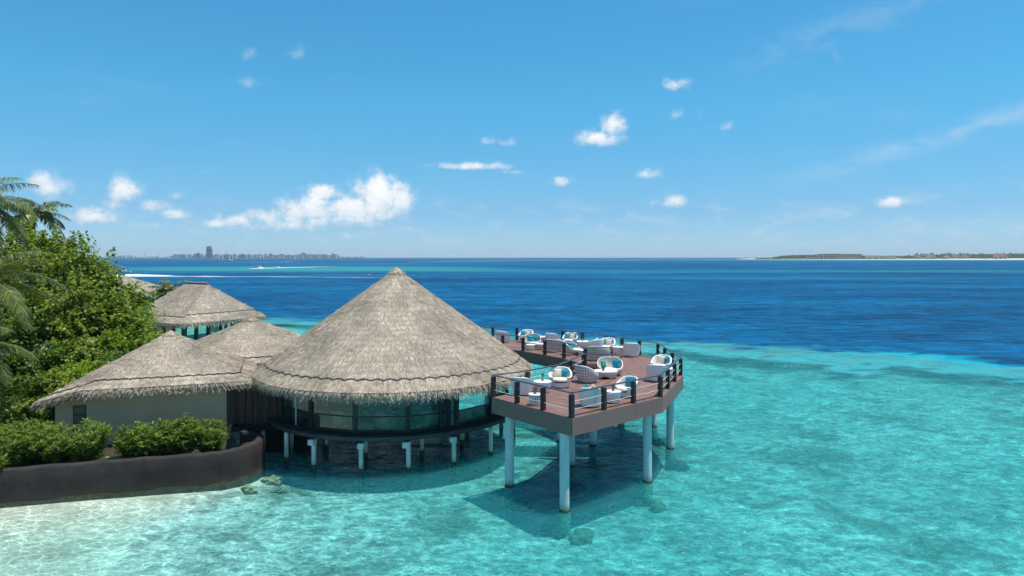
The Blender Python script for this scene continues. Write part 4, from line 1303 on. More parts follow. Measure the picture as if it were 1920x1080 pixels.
def bowl_parts(wide=1.0):
    """open weave round love seat, front towards -Y"""
    def rim(a):
        k = (1 + math.cos(a - R(90))) / 2
        return 0.40 + 0.58 * smooth01(k * 1.05 - 0.05)
    def pt(a, t, dr):
        bulge = 0.50 + 0.20 * math.sin(t * 1.9) * 1.05
        r = bulge + dr
        return (r * wide * math.cos(a), r * 0.94 * math.sin(a), 0.04 + (rim(a) - 0.04) * t)
    vs, fs = shell_grid(145, 30, lambda a, t: pt(a, t, 0.0), lambda i, j: i % 5 in (1, 2) and j % 5 in (1, 2) and 3 < j < 28)
    out = MB().add(vs, fs)
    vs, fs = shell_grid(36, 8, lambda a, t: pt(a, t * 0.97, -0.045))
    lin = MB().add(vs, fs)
    def inner(a, t):
        p = pt(a, 0.42 + 0.57 * t, -0.07)
        return p
    vs, fs = shell_grid(36, 6, inner)
    inn = MB().add(vs, fs)
    rimt = MB().tube([pt(2 * math.pi * i / 48, 1.0, -0.03) for i in range(48)], 0.034, 6, closed=True)
    pad = MB().lathe([(0.5, 0.26), (0.60, 0.30), (0.60, 0.38), (0.55, 0.415), (0.2, 0.425)], 32, sx=wide, sy=0.92)
    return {'weave': (out, 'white_perf', 60), 'hole_shade': (lin, 'hole_shade', 60), 'inner_shell': (inn, 'cream', 60), 'rim': (rimt, 'white', 60),
            'seat_pad': (pad, 'pad', 60), 'foot_ring': (MB().lathe([(0.47, 0.0), (0.49, 0.045)], 32, sx=wide, sy=0.94), 'dark_gap', 40)}

def table_parts(r, h):
    return {'drum': (MB().lathe([(r * 0.80, 0.03), (r * 0.82, 0.05), (r * 0.96, h - 0.05)], 32), 'white', 40),
            'top': (MB().lathe([(r * 0.97, h - 0.05), (r, h - 0.04), (r, h - 0.008), (r * 0.985, h)], 32), 'white', 40),
            'foot_ring': (MB().lathe([(r * 0.76, 0.0), (r * 0.76, 0.03)], 28), 'dark_gap', 40)}

def weave_table_parts(r, h):
    f = lambda a, t: ((r * (0.84 + 0.14 * t)) * math.cos(a), (r * (0.84 + 0.14 * t)) * math.sin(a), 0.03 + (h - 0.08) * t)
    vs, fs = shell_grid(72, 16, f, lambda i, j: i % 4 in (1, 2) and j % 4 in (1, 2))
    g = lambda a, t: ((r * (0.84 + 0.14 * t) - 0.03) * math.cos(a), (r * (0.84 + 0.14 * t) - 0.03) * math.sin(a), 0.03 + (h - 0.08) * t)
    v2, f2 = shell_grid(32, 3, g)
    return {'weave': (MB().add(vs, fs), 'white_perf', 60), 'hole_shade': (MB().add(v2, f2), 'hole_shade', 60),
            'top': (MB().lathe([(r * 0.97, h - 0.05), (r, h - 0.04), (r, h - 0.008), (r * 0.985, h)], 32), 'white', 40),
            'foot_ring': (MB().lathe([(r * 0.8, 0.0), (r * 0.8, 0.03)], 28), 'dark_gap', 40)}

def coffee_parts(rx, ry, h):
    def f(a, t):
        k = 0.80 + 0.20 * math.sin(t * 1.7)
        arch = 0.12 * max(0.0, math.sin(a * 3 + 0.5)) * (1 - t)
        return (rx * k * math.cos(a), ry * k * math.sin(a), 0.02 + arch + (h - 0.06 - arch) * t)
    vs, fs = shell_grid(150, 15, f, lambda i, j: (i % 5 in (1, 2) and j % 5 in (1, 2) and j > 1))
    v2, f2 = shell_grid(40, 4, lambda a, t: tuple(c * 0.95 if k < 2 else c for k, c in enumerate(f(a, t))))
    return {'weave': (MB().add(vs, fs), 'white_perf', 60), 'hole_shade': (MB().add(v2, f2), 'hole_shade', 60),
            'top': (MB().lathe([(0.97, h - 0.05), (1.0, h - 0.03), (0.99, h)], 40, sx=rx, sy=ry), 'white', 40)}

def make_proto(parts):
    out = []
    for name, (mb, mk, sm) in parts.items():
        me = mb.mesh(name)
        bm = bmesh.new(); bm.from_mesh(me); bmesh.ops.recalc_face_normals(bm, faces=bm.faces); bm.to_mesh(me); bm.free()
        for p in me.polygons: p.use_smooth = True
        me.set_sharp_from_angle(angle=R(sm))
        me.materials.append(M[mk])
        out.append((name, me))
    return out

PROTO = {'tub': make_proto(tub_parts()), 'bowl': make_proto(bowl_parts(1.0)), 'bowl_wide': make_proto(bowl_parts(1.12)),
         'table': make_proto(table_parts(0.48, 0.57)), 'table_small': make_proto(table_parts(0.39, 0.57)), 'table_low': make_proto(table_parts(0.36, 0.42)),
         'weave_table': make_proto(weave_table_parts(0.33, 0.54)), 'coffee': make_proto(coffee_parts(0.76, 0.56, 0.44)), 'coffee_round': make_proto(coffee_parts(0.52, 0.48, 0.44))}
NAMES = {'tub': ('tub_chair', 'armchair', 'white tub chairs on the deck'), 'bowl': ('weave_love_seat', 'love seat', 'open weave love seats on the deck'), 'bowl_wide': ('weave_love_seat', 'love seat', 'open weave love seats on the deck'),
         'table': ('round_table', 'table', 'tables on the deck'), 'table_small': ('round_table', 'table', 'tables on the deck'), 'table_low': ('round_table', 'table', 'tables on the deck'), 'weave_table': ('weave_side_table', 'table', 'tables on the deck'),
         'coffee': ('weave_coffee_table', 'table', 'tables on the deck'), 'coffee_round': ('weave_coffee_table', 'table', 'tables on the deck')}

def place(kind, x, y, deg, label, sc_=1.0, z=None):
    nm, cat, grp = NAMES[kind]
    e = empty(nm, (x, y, (DZ + 0.004) if z is None else z), R(deg), label, cat, grp)
    e.scale = (sc_, sc_, sc_)
    for name, me in PROTO[kind]:
        o = bpy.data.objects.new(name, me)
        COL.objects.link(o)
        o.parent = e
    return e

def cushion_mesh(mk):
    n = 12
    vs, fs = [], []
    for side in (1, -1):
        for j in range(n + 1):
            for i in range(n + 1):
                u, v = -1 + 2 * i / n, -1 + 2 * j / n
                e = (1 - abs(u) ** 2.6) * (1 - abs(v) ** 2.6)
                pin = 1 - 0.09 * (1 - abs(u)) * abs(v) ** 3 - 0.0
                pin2 = 1 - 0.09 * (1 - abs(v)) * abs(u) ** 3
                vs.append((u * 0.225 * pin2, side * 0.085 * max(e, 0) ** 0.42 * (1 + 0.08 * math.sin(u * 5 + v * 4 * side)), v * 0.225 * pin))
    k = (n + 1) ** 2
    for s in range(2):
        for j in range(n):
            for i in range(n):
                a = s * k + j * (n + 1) + i
                f = (a, a + 1, a + n + 2, a + n + 1)
                fs.append(f if s == 0 else f[::-1])
    me = MB().add(vs, fs).mesh('cushion')
    bm = bmesh.new(); bm.from_mesh(me); bmesh.ops.remove_doubles(bm, verts=bm.verts, dist=1e-4); bm.to_mesh(me); bm.free()
    for p in me.polygons: p.use_smooth = True
    me.materials.append(M[mk])
    return me
CUSH = {'teal': cushion_mesh('teal'), 'cream': cushion_mesh('cream')}

def cushion(ch, kind, lx, ly, lz, deg, tilt, label, roll=0.0, s=1.0):
    """cushion leaning in chair `ch`, given in the chair's own frame"""
    rz = ch.rotation_euler.z
    k = ch.scale[0]
    o = bpy.data.objects.new('cushion', CUSH[kind])
    COL.objects.link(o)
    x, y = lx * k, ly * k
    o.location = (ch.location.x + x * math.cos(rz) - y * math.sin(rz), ch.location.y + x * math.sin(rz) + y * math.cos(rz), ch.location.z + lz * k)
    o.rotation_euler = (R(tilt), R(roll), rz + R(deg))
    o.scale = (s, s, s)
    return tag(o, label, 'cushion', 'cushions on the deck seats')

def plant_pot(tb, top, kind, label, lx=0.0, ly=0.0):
    z = tb.location.z + top * tb.scale[0]
    e = empty('potted_plant', (tb.location.x + lx, tb.location.y + ly, z + 0.002), random.uniform(0, 6), label, 'potted plant', 'potted plants on the deck tables')
    MB().lathe([(0.055, 0), (0.085, 0.15), (0.095, 0.152), (0.095, 0.185), (0.08, 0.187), (0.075, 0.165)], 16).build('pot', M['terracotta' if kind != 'sprig' else 'greypot'], e, smooth=40)
    r = random.Random(sum(map(ord, label)))
    b = MB()
    n = {'sprig': 11, 'succulent': 16, 'round': 22}[kind]
    for i in range(n):
        a = r.uniform(0, 6.28)
        ln = {'sprig': r.uniform(0.25, 0.5), 'succulent': r.uniform(0.14, 0.26), 'round': r.uniform(0.12, 0.24)}[kind]
        out = {'sprig': r.uniform(0.05, 0.35), 'succulent': r.uniform(0.3, 0.9), 'round': r.uniform(0.3, 1.2)}[kind]
        w = {'sprig': 0.014, 'succulent': 0.022, 'round': 0.045}[kind]
        d = Vector((math.cos(a) * out, math.sin(a) * out, 1)).normalized()
        s = d.cross(Vector((math.cos(a + 1.3), math.sin(a + 1.3), 0.2))).normalized()
        p0 = Vector((0, 0, 0.16)); p1 = p0 + d * ln * 0.55; p2 = p0 + d * ln + Vector((math.cos(a), math.sin(a), -0.3)) * ln * 0.15
        b.add([p0 - s * w * 0.4, p0 + s * w * 0.4, p1 + s * w, p1 - s * w, p2], [(0, 1, 2, 3), (3, 2, 4)])
    b.build('leaves', M['leaf_lime' if kind == 'round' else 'leaf_mid'], e, recalc=False)
    return e

# --- near arm
c = place('tub', 0.55, 35.55, 160, 'white tub chair with its back to the camera at the near left deck corner')
cushion(c, 'teal', 0.10, 0.22, 0.80, 0, -20, 'teal cushion peeping over the tub chair at the near left deck corner', 20)
tA = place('table', 1.62, 36.2, 0, 'white round table beside the inner railing, between two tub chairs')
plant_pot(tA, 0.57, 'sprig', 'tall thin sprig in a grey pot on the white table by the inner railing')
tB = place('weave_table', 1.12, 33.0, 0, 'white open weave side table by the left front railing of the near deck arm')
plant_pot(tB, 0.54, 'succulent', 'green succulent in a terracotta pot on the open weave side table')
c = place('tub', 2.66, 37.55, -4, 'white tub chair facing the camera with cream and teal cushions near the inner railing', 1.06)
cushion(c, 'cream', -0.14, 0.24, 0.70, 8, -18, 'cream cushion in the tub chair facing the camera near the inner railing', 3, 1.0)
cushion(c, 'teal', 0.22, 0.16, 0.68, -38, -16, 'teal cushion in the tub chair facing the camera near the inner railing', -2, 0.9)
c = place('bowl', 4.28, 39.1, 128, 'white open weave love seat turned away beside the long coffee table')
cushion(c, 'teal', -0.10, 0.20, 0.70, 12, -35, 'teal cushion lying in the love seat turned away beside the long coffee table', 8, 1.1)
cushion(c, 'teal', 0.24, 0.06, 0.62, -40, -30, 'crumpled teal cushion at the arm of the love seat turned away by the coffee table', -14, 0.95)
tC = place('coffee', 5.50, 40.35, 6, 'white oval open weave coffee table in the middle of the near deck arm')
plant_pot(tC, 0.44, 'round', 'small round leaved green plant on the oval coffee table', -0.12, -0.12)
c = place('bowl_wide', 5.95, 41.45, -3, 'white open weave love seat facing the camera with two teal cushions by the stair railing')
cushion(c, 'teal', -0.40, 0.02, 0.62, 52, -14, 'left teal cushion in the love seat facing the camera by the stair railing', 6, 1.05)
cushion(c, 'teal', 0.38, 0.06, 0.66, -42, -14, 'right teal cushion in the love seat facing the camera by the stair railing', -8, 1.2)
c = place('tub', 3.75, 32.75, 172, 'white tub chair with its back to the camera at the front corner of the deck')
cushion(c, 'teal', 0.20, 0.20, 0.85, 10, -12, 'tip of a teal cushion above the tub chair at the front corner', 38, 0.9)
cushion(c, 'cream', -0.14, 0.22, 0.84, -10, -12, 'tip of a cream cushion above the tub chair at the front corner', 40, 0.9)
tD = place('table_small', 4.98, 33.55, 0, 'white round table between two tub chairs along the right front railing')
plant_pot(tD, 0.57, 'succulent', 'terracotta pot with a low succulent on the table along the right front railing')
c = place('tub', 5.85, 35.0, -48, 'white tub chair turned left with a large teal cushion by the right front railing')
cushion(c, 'teal', 0.05, 0.20, 0.74, -6, -20, 'large teal cushion in the tub chair turned left by the right front railing', -10, 1.22)
c = place('tub', 8.35, 39.4, 166, 'white tub chair with its back to the camera along the right side railing', 1.04)
cushion(c, 'teal', 0.36, 0.02, 0.78, -60, -10, 'tip of a teal cushion in the turned away tub chair along the right railing', 40, 0.8)
c = place('tub', 9.25, 42.3, -28, 'white tub chair facing left with two cushions at the far end of right railing', 1.05)
cushion(c, 'cream', -0.08, 0.20, 0.74, 8, -18, 'cream cushion in the tub chair at the far end of the right railing', 12, 1.1)
cushion(c, 'teal', 0.28, 0.12, 0.70, -40, -14, 'teal cushion in the tub chair at the far end of the right railing', -10, 0.95)
tE = place('table_small', 9.35, 40.5, 0, 'white round table half hidden by posts of the right side railing')

# --- far arm
c = place('tub', 8.62, 49.1, 165, 'lone white tub chair seen from behind on the open right side of the deck', 1.06)
tF = place('table', 7.85, 50.2, 0, 'white round table next to the lone tub chair at the right of the far deck')
plant_pot(tF, 0.57, 'sprig', 'tall sprig in a pot on the table next to the lone far tub chair', 0.12, 0.1)
c = place('tub', 7.15, 51.4, -22, 'white tub chair facing the camera with cream cushion at the far right railing', 1.04)
cushion(c, 'teal', -0.30, 0.10, 0.70, 40, -14, 'teal cushion in the tub chair with cream cushion at the far right railing', 8, 0.95)
cushion(c, 'cream', 0.06, 0.22, 0.70, -6, -18, 'cream cushion in the tub chair at the far right railing', 6, 1.05)
c = place('tub', 6.25, 51.2, 205, 'white tub chair with its back to the camera left of the far right table', 1.04)
cushion(c, 'cream', 0.02, 0.2, 0.86, 0, -10, 'tip of a cream cushion above the tub chair left of the far right table', 30, 0.85)
tG = place('table', 5.52, 53.4, 0, 'white round table with a tall plant in the middle of the far railing')
plant_pot(tG, 0.57, 'sprig', 'tall leafy sprig on the table in the middle of the far railing')
c = place('tub', 4.70, 55.2, -24, 'white tub chair facing the camera against the middle of the far railing', 1.04)
cushion(c, 'teal', -0.30, 0.10, 0.72, 40, -14, 'teal cushion in the tub chair against the middle of the far railing', 8, 0.95)
cushion(c, 'cream', 0.08, 0.22, 0.70, -6, -18, 'cream cushion in the tub chair against the middle of the far railing', 4, 1.0)
c = place('tub', 3.30, 55.4, 150, 'white tub chair with high back turned to the camera left of the far railing post', 1.06)
cushion(c, 'teal', 0.42, -0.06, 0.60, -70, -10, 'teal cushion at the side of the high backed tub chair by the far railing', 10, 0.95)
c = place('bowl_wide', 3.15, 51.6, 176, 'white open weave love seat seen from behind at the inner far railing')
c = place('bowl', 4.42, 50.1, 62, 'white open weave love seat turned right with teal cushions on the far arm')
cushion(c, 'teal', 0.20, 0.16, 0.64, -16, -28, 'flat teal cushion in the love seat turned right on the far arm', -10, 1.1)
cushion(c, 'teal', -0.30, 0.08, 0.66, 30, -18, 'upright teal cushion in the love seat turned right on the far arm', 8, 0.95)
tH = place('coffee_round', 5.25, 49.4, 20, 'white open weave coffee table in front of the love seats on the far arm')
c = place('bowl_wide', 5.95, 47.35, 174, 'wide open weave love seat seen from behind just beyond the stairs', 1.04)
c = place('tub', 1.15, 57.3, -26, 'white tub chair facing the camera with cushions at the far left railing', 1.04)
cushion(c, 'teal', -0.28, 0.10, 0.72, 40, -14, 'teal cushion in the tub chair at the far left railing', 8, 0.9)
cushion(c, 'cream', 0.08, 0.22, 0.70, -6, -18, 'cream cushion in the tub chair at the far left railing', 4, 1.0)
c = place('tub', -0.75, 57.2, 150, 'white tub chair with its back to the camera beside the thatched roof edge', 1.04)
c = place('bowl', 1.62, 54.2, -8, 'open weave love seat with two teal cushions at the left of the far arm')
cushion(c, 'teal', -0.20, 0.16, 0.66, 18, -16, 'left teal cushion in the love seat at the left of the far arm', 6, 1.1)
cushion(c, 'teal', 0.26, 0.14, 0.66, -24, -16, 'right teal cushion in the love seat at the left of the far arm', -6, 0.95)
tI = place('table_low', 1.42, 52.55, 0, 'low white side table in front of the leftmost love seat of the far arm')
tJ = place('coffee_round', 2.25, 52.9, 0, 'white open weave coffee table beside the low side table on the far arm')
tK = place('table_small', 2.45, 56.6, 0, 'white round table between two tub chairs at the far left railing')

def build_bird():
    e = empty('small_bird', (2.1, 57.86, DZ + 1.125), R(40), 'small brown bird perched on the far railing', 'bird')
    b = MB()
    prof = [(0.012, -0.13), (0.03, -0.07), (0.055, 0.0), (0.05, 0.06), (0.034, 0.10), (0.042, 0.135), (0.03, 0.165), (0.008, 0.185)]
    vs, fs = [], []
    n = 10
    for r_, y in prof:
        for i in range(n):
            a = 2 * math.pi * i / n
            vs.append((r_ * math.cos(a), y, 0.08 + 0.55 * (y + 0.05) + r_ * math.sin(a)))
    for j in range(len(prof) - 1):
        for i in range(n):
            fs.append((j * n + i, j * n + (i + 1) % n, (j + 1) * n + (i + 1) % n, (j + 1) * n + i))
    b.add(vs, fs)
    b.build('body', surf('brown_plumage', (0.16, 0.08, 0.06), (0.10, 0.06, 0.05), 20.0, 0.8), e, smooth=180)
    for s in (-1, 1):
        MB().tube([(0.02 * s, 0.0, 0.06), (0.02 * s, 0.01, 0.0)], 0.006, 5).build('leg', M['rope'], e)
    MB().tube([(0, 0.175, 0.205), (0, 0.215, 0.20)], [0.012, 0.002], 6).build('beak', M['rope'], e)
build_bird()

# armchairs just inside the pavilion glass
for k, (a, r_, dg, lb) in enumerate([(-20, 6.1, 150, 'pale armchair seen dimly behind the left lower glass of the round pavilion'), (4, 6.2, 170, 'pale armchair seen dimly behind the middle lower glass of the round pavilion'),
                                     (27, 6.2, 200, 'pale armchair seen dimly behind the right lower glass of the round pavilion'), (50, 6.0, 220, 'pale armchair seen dimly behind the far right glass of the round pavilion')]):
    p = pol(r_, a)
    e = empty('rattan_armchair', (p[0], p[1], 2.002), R(dg), lb, 'armchair', 'armchairs inside the round pavilion')
    for name, me in PROTO['tub']:
        if name in ('shell', 'seat_pad', 'plinth'):
            o = bpy.data.objects.new(name, me); COL.objects.link(o); o.parent = e
            o.material_slots[0].link = 'OBJECT'
            o.material_slots[0].material = M.setdefault('rattan', surf('pale_rattan', (0.62, 0.46, 0.26), (0.5, 0.36, 0.2), 8.0, 0.7))
    t_ = pol(r_ - 1.3, a + 6)
    e = empty('dining_table', (t_[0], t_[1], 2.002), 0, lb.replace('pale armchair', 'small round dining table').replace('seen dimly', 'standing deeper'), 'table', 'tables inside the round pavilion')
    MB().lathe([(0.45, 0.70), (0.46, 0.74)], 24).build('top', M['frame_wood'], e)
    MB().lathe([(0.25, 0.0), (0.25, 0.03), (0.05, 0.05), (0.05, 0.70)], 16).build('pedestal', M['dark_frame'], e)

# ------------------------------------------------------------------ coral rocks at the column feet
def rock(x, y, r, h, label, seed, dark=False):
    rg = np.random.default_rng(seed)
    bm = bmesh.new()
    bmesh.ops.create_icosphere(bm, subdivisions=4, radius=1.0)
    ph = rg.uniform(0, 6, 9)
    for v in bm.verts:
        c = v.co
        k = 1 + 0.10 * math.sin(23 * c.x + ph[5]) * math.sin(21 * c.y + 19 * c.z) + 0.22 * math.sin(3 * c.x + ph[0]) * math.sin(3.3 * c.y + ph[1]) + 0.14 * math.sin(7 * c.x + ph[2] + 5 * c.z) + 0.10 * math.sin(9 * c.y + ph[3] - 6 * c.z) + 0.07 * math.sin(15 * c.x + 13 * c.y + ph[4])
        v.co = c * k
    me = bpy.data.meshes.new('coral_rock')
    bm.to_mesh(me); bm.free()
    for p in me.polygons: p.use_smooth = True
    o = link_mesh('coral_rock', me, M.setdefault('coral_d' if dark else 'coral', surf('coral_rock' + ('_dark' if dark else ''), (0.10, 0.095, 0.06) if dark else (0.50, 0.38, 0.22), (0.05, 0.05, 0.035) if dark else (0.26, 0.19, 0.11), 2.0, 0.95, 0.8, 9.0)))
    dpt = float(sea_depth(np.array([x]), np.array([y]))[0][0])
    o.location = (x, y, -0.72 * dpt - 0.03 + h * 0.3)
    o.scale = (r * 0.68, r * 0.68 * rg.uniform(0.6, 0.85), h * 0.75)
    o.rotation_euler = (0, 0, rg.uniform(0, 3))
    return tag(o, label, 'rock', 'coral rocks under the lagoon')
for i, a in enumerate([(3.05, 30.2, 0.75, 0.45, 'brown coral rock beside the foot of the nearest deck column', False), (1.9, 30.9, 0.9, 0.35, 'dark coral clump round the foot of the nearest deck column', True),
                       (7.25, 34.05, 0.65, 0.45, 'brown coral rock at the foot of the right front deck column', False), (6.6, 34.9, 0.8, 0.3, 'dark coral clump behind the right front deck column foot', True),
                       (9.8, 40.6, 1.0, 0.42, 'greenish coral rock at the foot of the far right deck column', True), (10.0, 46.0, 0.9, 0.4, 'dark coral rock at the foot of the column behind the right corner', True),
                       (0.35, 34.0, 0.8, 0.32, 'dark coral clump at the foot of the left front deck column', True), (5.0, 41.0, 1.0, 0.35, 'dark coral patch under the middle of the deck', True),
                       (3.4, 36.9, 0.9, 0.32, 'dark coral patch at the thin column under the near deck arm', True), (-12.7, 36.2, 0.8, 0.30, 'yellowish rock breaking the water off the rounded end of the seawall', False),
                       (-11.9, 35.0, 0.6, 0.2, 'low brown rock in the shallows off the seawall end', False), (-13.3, 34.6, 0.6, 0.3, 'small brown rock close to the seawall in the shallows', False)]):
    rock(*a[:5], seed=40 + i, dark=a[5])

# ------------------------------------------------------------------ vegetation
def unit(v):
    return v / np.maximum(np.linalg.norm(v, axis=1), 1e-6)[:, None]

def leaves(name, p, d, nrm, ln, w, m, parent, fold=0.15, kind=None):
    """rhombic leaves with a slight fold; p roots, d directions, nrm facing"""
    n = len(p)
    d = unit(d)
    s = unit(np.cross(d, nrm))
    nn = np.cross(s, d)
    mid = p + d * (ln * 0.45)[:, None]
    a = p
    b = mid + s * w[:, None] + nn * (w * fold)[:, None]
    c = p + d * ln[:, None] - nn * (ln * 0.12)[:, None]
    e = mid - s * w[:, None] + nn * (w * fold)[:, None]
    v = np.stack([a, b, c, e], 1).reshape(-1, 3)
    return np_mesh(name, v, np.arange(n * 4).reshape(n, 4), m, parent, world=True, kind=kind)

def crown_points(rng, blobs, per, shell=0.55):
    P, N = [], []
    for (c, r), k in zip(blobs, per):
        u = unit(rng.normal(size=(k, 3)))
        u[:, 2] = np.where(u[:, 2] < -0.35, -u[:, 2] * 0.5, u[:, 2])
        rad = r * (shell + (1 - shell) * rng.random(k)) * (1 + 0.18 * np.sin(u[:, 0] * 5 + c[0] * 3) * np.sin(u[:, 1] * 6 + c[1]))
        P.append(np.array(c) + u * rad[:, None] * np.array((1, 1, 0.8)))
        N.append(u)
    return np.concatenate(P), np.concatenate(N)

def tree(name, base, ctr, rad, nb, per, label, mk='leaf_tree', seed=0, leaf=(0.16, 0.30), br=(0.7, 1.25), cat='tree', group='trees behind the stucco house'):
    rng = np.random.default_rng(seed)
    root = empty(name, base, 0, label, cat, group)
    ctr = np.array(ctr, float); rad = np.array(rad, float)
    blobs = []
    for i in range(nb):
        u = unit(rng.normal(size=(1, 3)))[0]
        u[2] = abs(u[2]) if rng.random() < 0.75 else u[2]
        k = rng.uniform(0.62, 1.0)
        blobs.append((ctr + u * rad * k, rng.uniform(*br)))
    p, n = crown_points(rng, blobs, [int(0.62 * per * (b[1] / br[1]) ** 2) for b in blobs])
    SP, SN = [], []
    for (c, r) in blobs:
        for q in range(3):
            u = unit(rng.normal(size=(1, 3)))[0]; u[2] = abs(u[2]) * 0.8 + 0.15
            u = u * 0.6 + (np.array(c) - ctr) / (np.linalg.norm(np.array(c) - ctr) + 1e-6) * 0.6
            tt = np.linspace(0.5, 1.55, 16)
            SP.append(np.array(c) + u * (tt * r)[:, None] + rng.normal(size=(16, 3)) * 0.09 * r); SN.append(np.tile(u / np.linalg.norm(u), (16, 1)))
    p = np.concatenate([p] + SP); n = np.concatenate([n] + SN)
    k = len(p)
    d = n * 0.6 + rng.normal(size=(k, 3)) * 0.55 + np.array((0, 0, -0.15))
    nr = n * 0.6 + np.array((0, 0, 1.5)) + rng.normal(size=(k, 3)) * 0.45
    ln = rng.uniform(*leaf, k)
    leaves('crown', p, d, nr, ln, ln * rng.uniform(0.36, 0.5, k), M[mk], root)
    # trunk and limbs
    b0 = np.array(base, float)
    top = ctr + np.array((0, 0, -rad[2] * 0.1))
    t = MB()
    h = max(0.5, top[2] - b0[2])
    pts = [b0 - np.array((0, 0, 0.3)), b0 + (top - b0) * 0.3 + rng.normal(size=3) * 0.05 * h, b0 + (top - b0) * 0.65 + rng.normal(size=3) * 0.06 * h, top]
    r0 = 0.03 * h + 0.05
    t.tube(pts, [r0, r0 * 0.8, r0 * 0.55, r0 * 0.35], 8)
    t.build('trunk', M['bark'], root, world=True, smooth=60)
    for (c, r) in blobs[::max(1, nb // 16)]:
        s = pts[1] + (pts[3] - pts[1]) * rng.uniform(0.0, 0.9)
        m_ = (s + c) / 2 + np.array((0, 0, 0.15 * r)) + rng.normal(size=3) * 0.12
        MB().tube([s, m_, c], [r0 * 0.42, r0 * 0.26, r0 * 0.1], 6).build('limb', M['bark'], root, world=True, smooth=60)
    return root

def px_at(px, Y): return (px - 960) / 1280.0 * Y
def z_at(py, Y): return CAM_H - (py - 482) / 1280.0 * Y

def gz(x, y): return float(land_z(np.array([x]), np.array([y]))[0])

TREES = [
    # px, top py, Y, radii, blobs, per, mat, label
    (52, 428, 58, (4.2, 3.4, 5.2), 60, 330, 'leaf_tree', 'tall broad leaved tree half behind the palm fronds at the left edge'),
    (132, 455, 57, (3.2, 3.0, 4.8), 54, 330, 'leaf_tree', 'tallest broad leaved tree with a ragged top against the sky'),
    (190, 492, 58, (2.4, 2.6, 4.2), 42, 320, 'leaf_tree', 'broad leaved tree with a rounded top just left of the horizon'),
    (234, 545, 58, (1.8, 2.0, 2.8), 28, 300, 'leaf_tree', 'smaller broad leaved tree stepping down beside the hipped hut'),
    (108, 540, 53, (3.4, 2.4, 3.2), 46, 320, 'leaf_tree', 'dense mid height tree below the tallest tree'),
    (180, 565, 54, (2.9, 2.3, 2.7), 42, 320, 'leaf_tree', 'wide leafy tree in front of the rounded tree'),
    (22, 570, 51, (3.0, 2.4, 3.0), 36, 300, 'leaf_mid', 'dark leafy tree behind the lower palm at the left edge'),
    (250, 600, 54, (1.4, 1.4, 1.5), 20, 300, 'leaf_lime', 'bright lime green shrub beside the hipped hut eave'),
    (215, 632, 51, (2.4, 1.6, 1.3), 28, 300, 'leaf_lime', 'lime green low shrub in front of the leafy trees'),
    (140, 645, 49.5, (2.6, 1.5, 1.2), 28, 300, 'leaf_tree', 'mid green low shrub above the grassy bank'),
    (276, 640, 50.5, (1.3, 1.2, 0.9), 14, 260, 'leaf_tree', 'small green shrub next to the peak of the house roof'),
    (70, 660, 48, (2.2, 1.5, 1.2), 22, 300, 'leaf_mid', 'dark low shrub at the left of the grassy bank'),
]
for i, (px, py, Y, rd, nb, per, mk, lb) in enumerate(TREES):
    x = px_at(px, Y)
    zt = z_at(py, Y)
    zc = zt - rd[2] * 1.0 - 0.25
    big = rd[2] > 2
    tree('broad_leaved_tree' if big else 'leafy_shrub', (x, Y, gz(x, Y)), (x, Y, max(zc, gz(x, Y) + rd[2] * 0.6)), rd, nb, per, lb, mk, 60 + i,
         leaf=(0.18, 0.36) if big else (0.16, 0.30), br=(0.75, 1.35) if big else (0.45, 0.8), cat='tree' if big else 'shrub', group='trees behind the stucco house' if big else 'shrubs behind the stucco house')

# hedge bushes left of the house
HEDGE = [(12, 712, 43, (1.7, 1.3, 1.1), 'leaf_mid', 'dark green bush at the left edge above the planter hedge'), (75, 716, 42, (1.5, 1.2, 1.0), 'leaf_tree', 'mid green bush on the slope above the low house eave'),
         (118, 706, 44, (1.5, 1.3, 0.9), 'leaf_lime', 'light green mound of leaves above the house verge'), (30, 752, 39.5, (1.6, 1.2, 1.0), 'leaf_tree', 'leafy bush at the left edge halfway down to the planter'),
         (165, 690, 46.5, (1.8, 1.3, 0.8), 'leaf_lime', 'light green mound on the bank behind the house roof'), (225, 676, 48, (1.6, 1.2, 0.8), 'leaf_mid', 'green mound at the top of the bank near the roof peak')]
for i, (px, py, Y, rd, mk, lb) in enumerate(HEDGE):
    x = px_at(px, Y); zt = z_at(py, Y)
    tree('leafy_bush', (x, Y, gz(x, Y)), (x, Y, zt - rd[2]), rd, 22, 330, lb, mk, 90 + i, leaf=(0.12, 0.24), br=(0.4, 0.75), cat='bush', group='bushes left of the stucco house')

# grass and ground cover on the bank
def grass_bank():
    rng = np.random.default_rng(77)
    n = 60000
    x = rng.uniform(-45, -19, n); y = rng.uniform(38, 58, n)
    keep = (shore_dist(x, y) > 1.8) & inside(x, y, WALL[:6] + SHORE + [(-220, 170), (-220, 20)]) & ~inside(x, y, [(-26.6, 37), (-22, 37.5), (-16, 39.5), (-18, 46), (-26.5, 45.2), (-27.5, 42)])
    x, y = x[keep], y[keep]
    n = len(x)
    z = land_z(x, y)
    p = np.stack([x, y, z], 1)
    d = rng.normal(size=(n, 3)) * 0.5 + np.array((0, 0, 1.0))
    ln = rng.uniform(0.25, 0.75, n) * (0.7 + 0.5 * np.clip(wob(x, y, 0.6, 9) + 0.4, 0, 1))
    leaves('bank_grass', p, d, rng.normal(size=(n, 3)), ln, rng.uniform(0.02, 0.05, n), M['grass'], None, kind='stuff')
grass_bank()
bpy.data.objects['bank_grass']['label'] = 'rough green grass and ground cover on the bank behind the house'
bpy.data.objects['bank_grass']['category'] = 'grass'

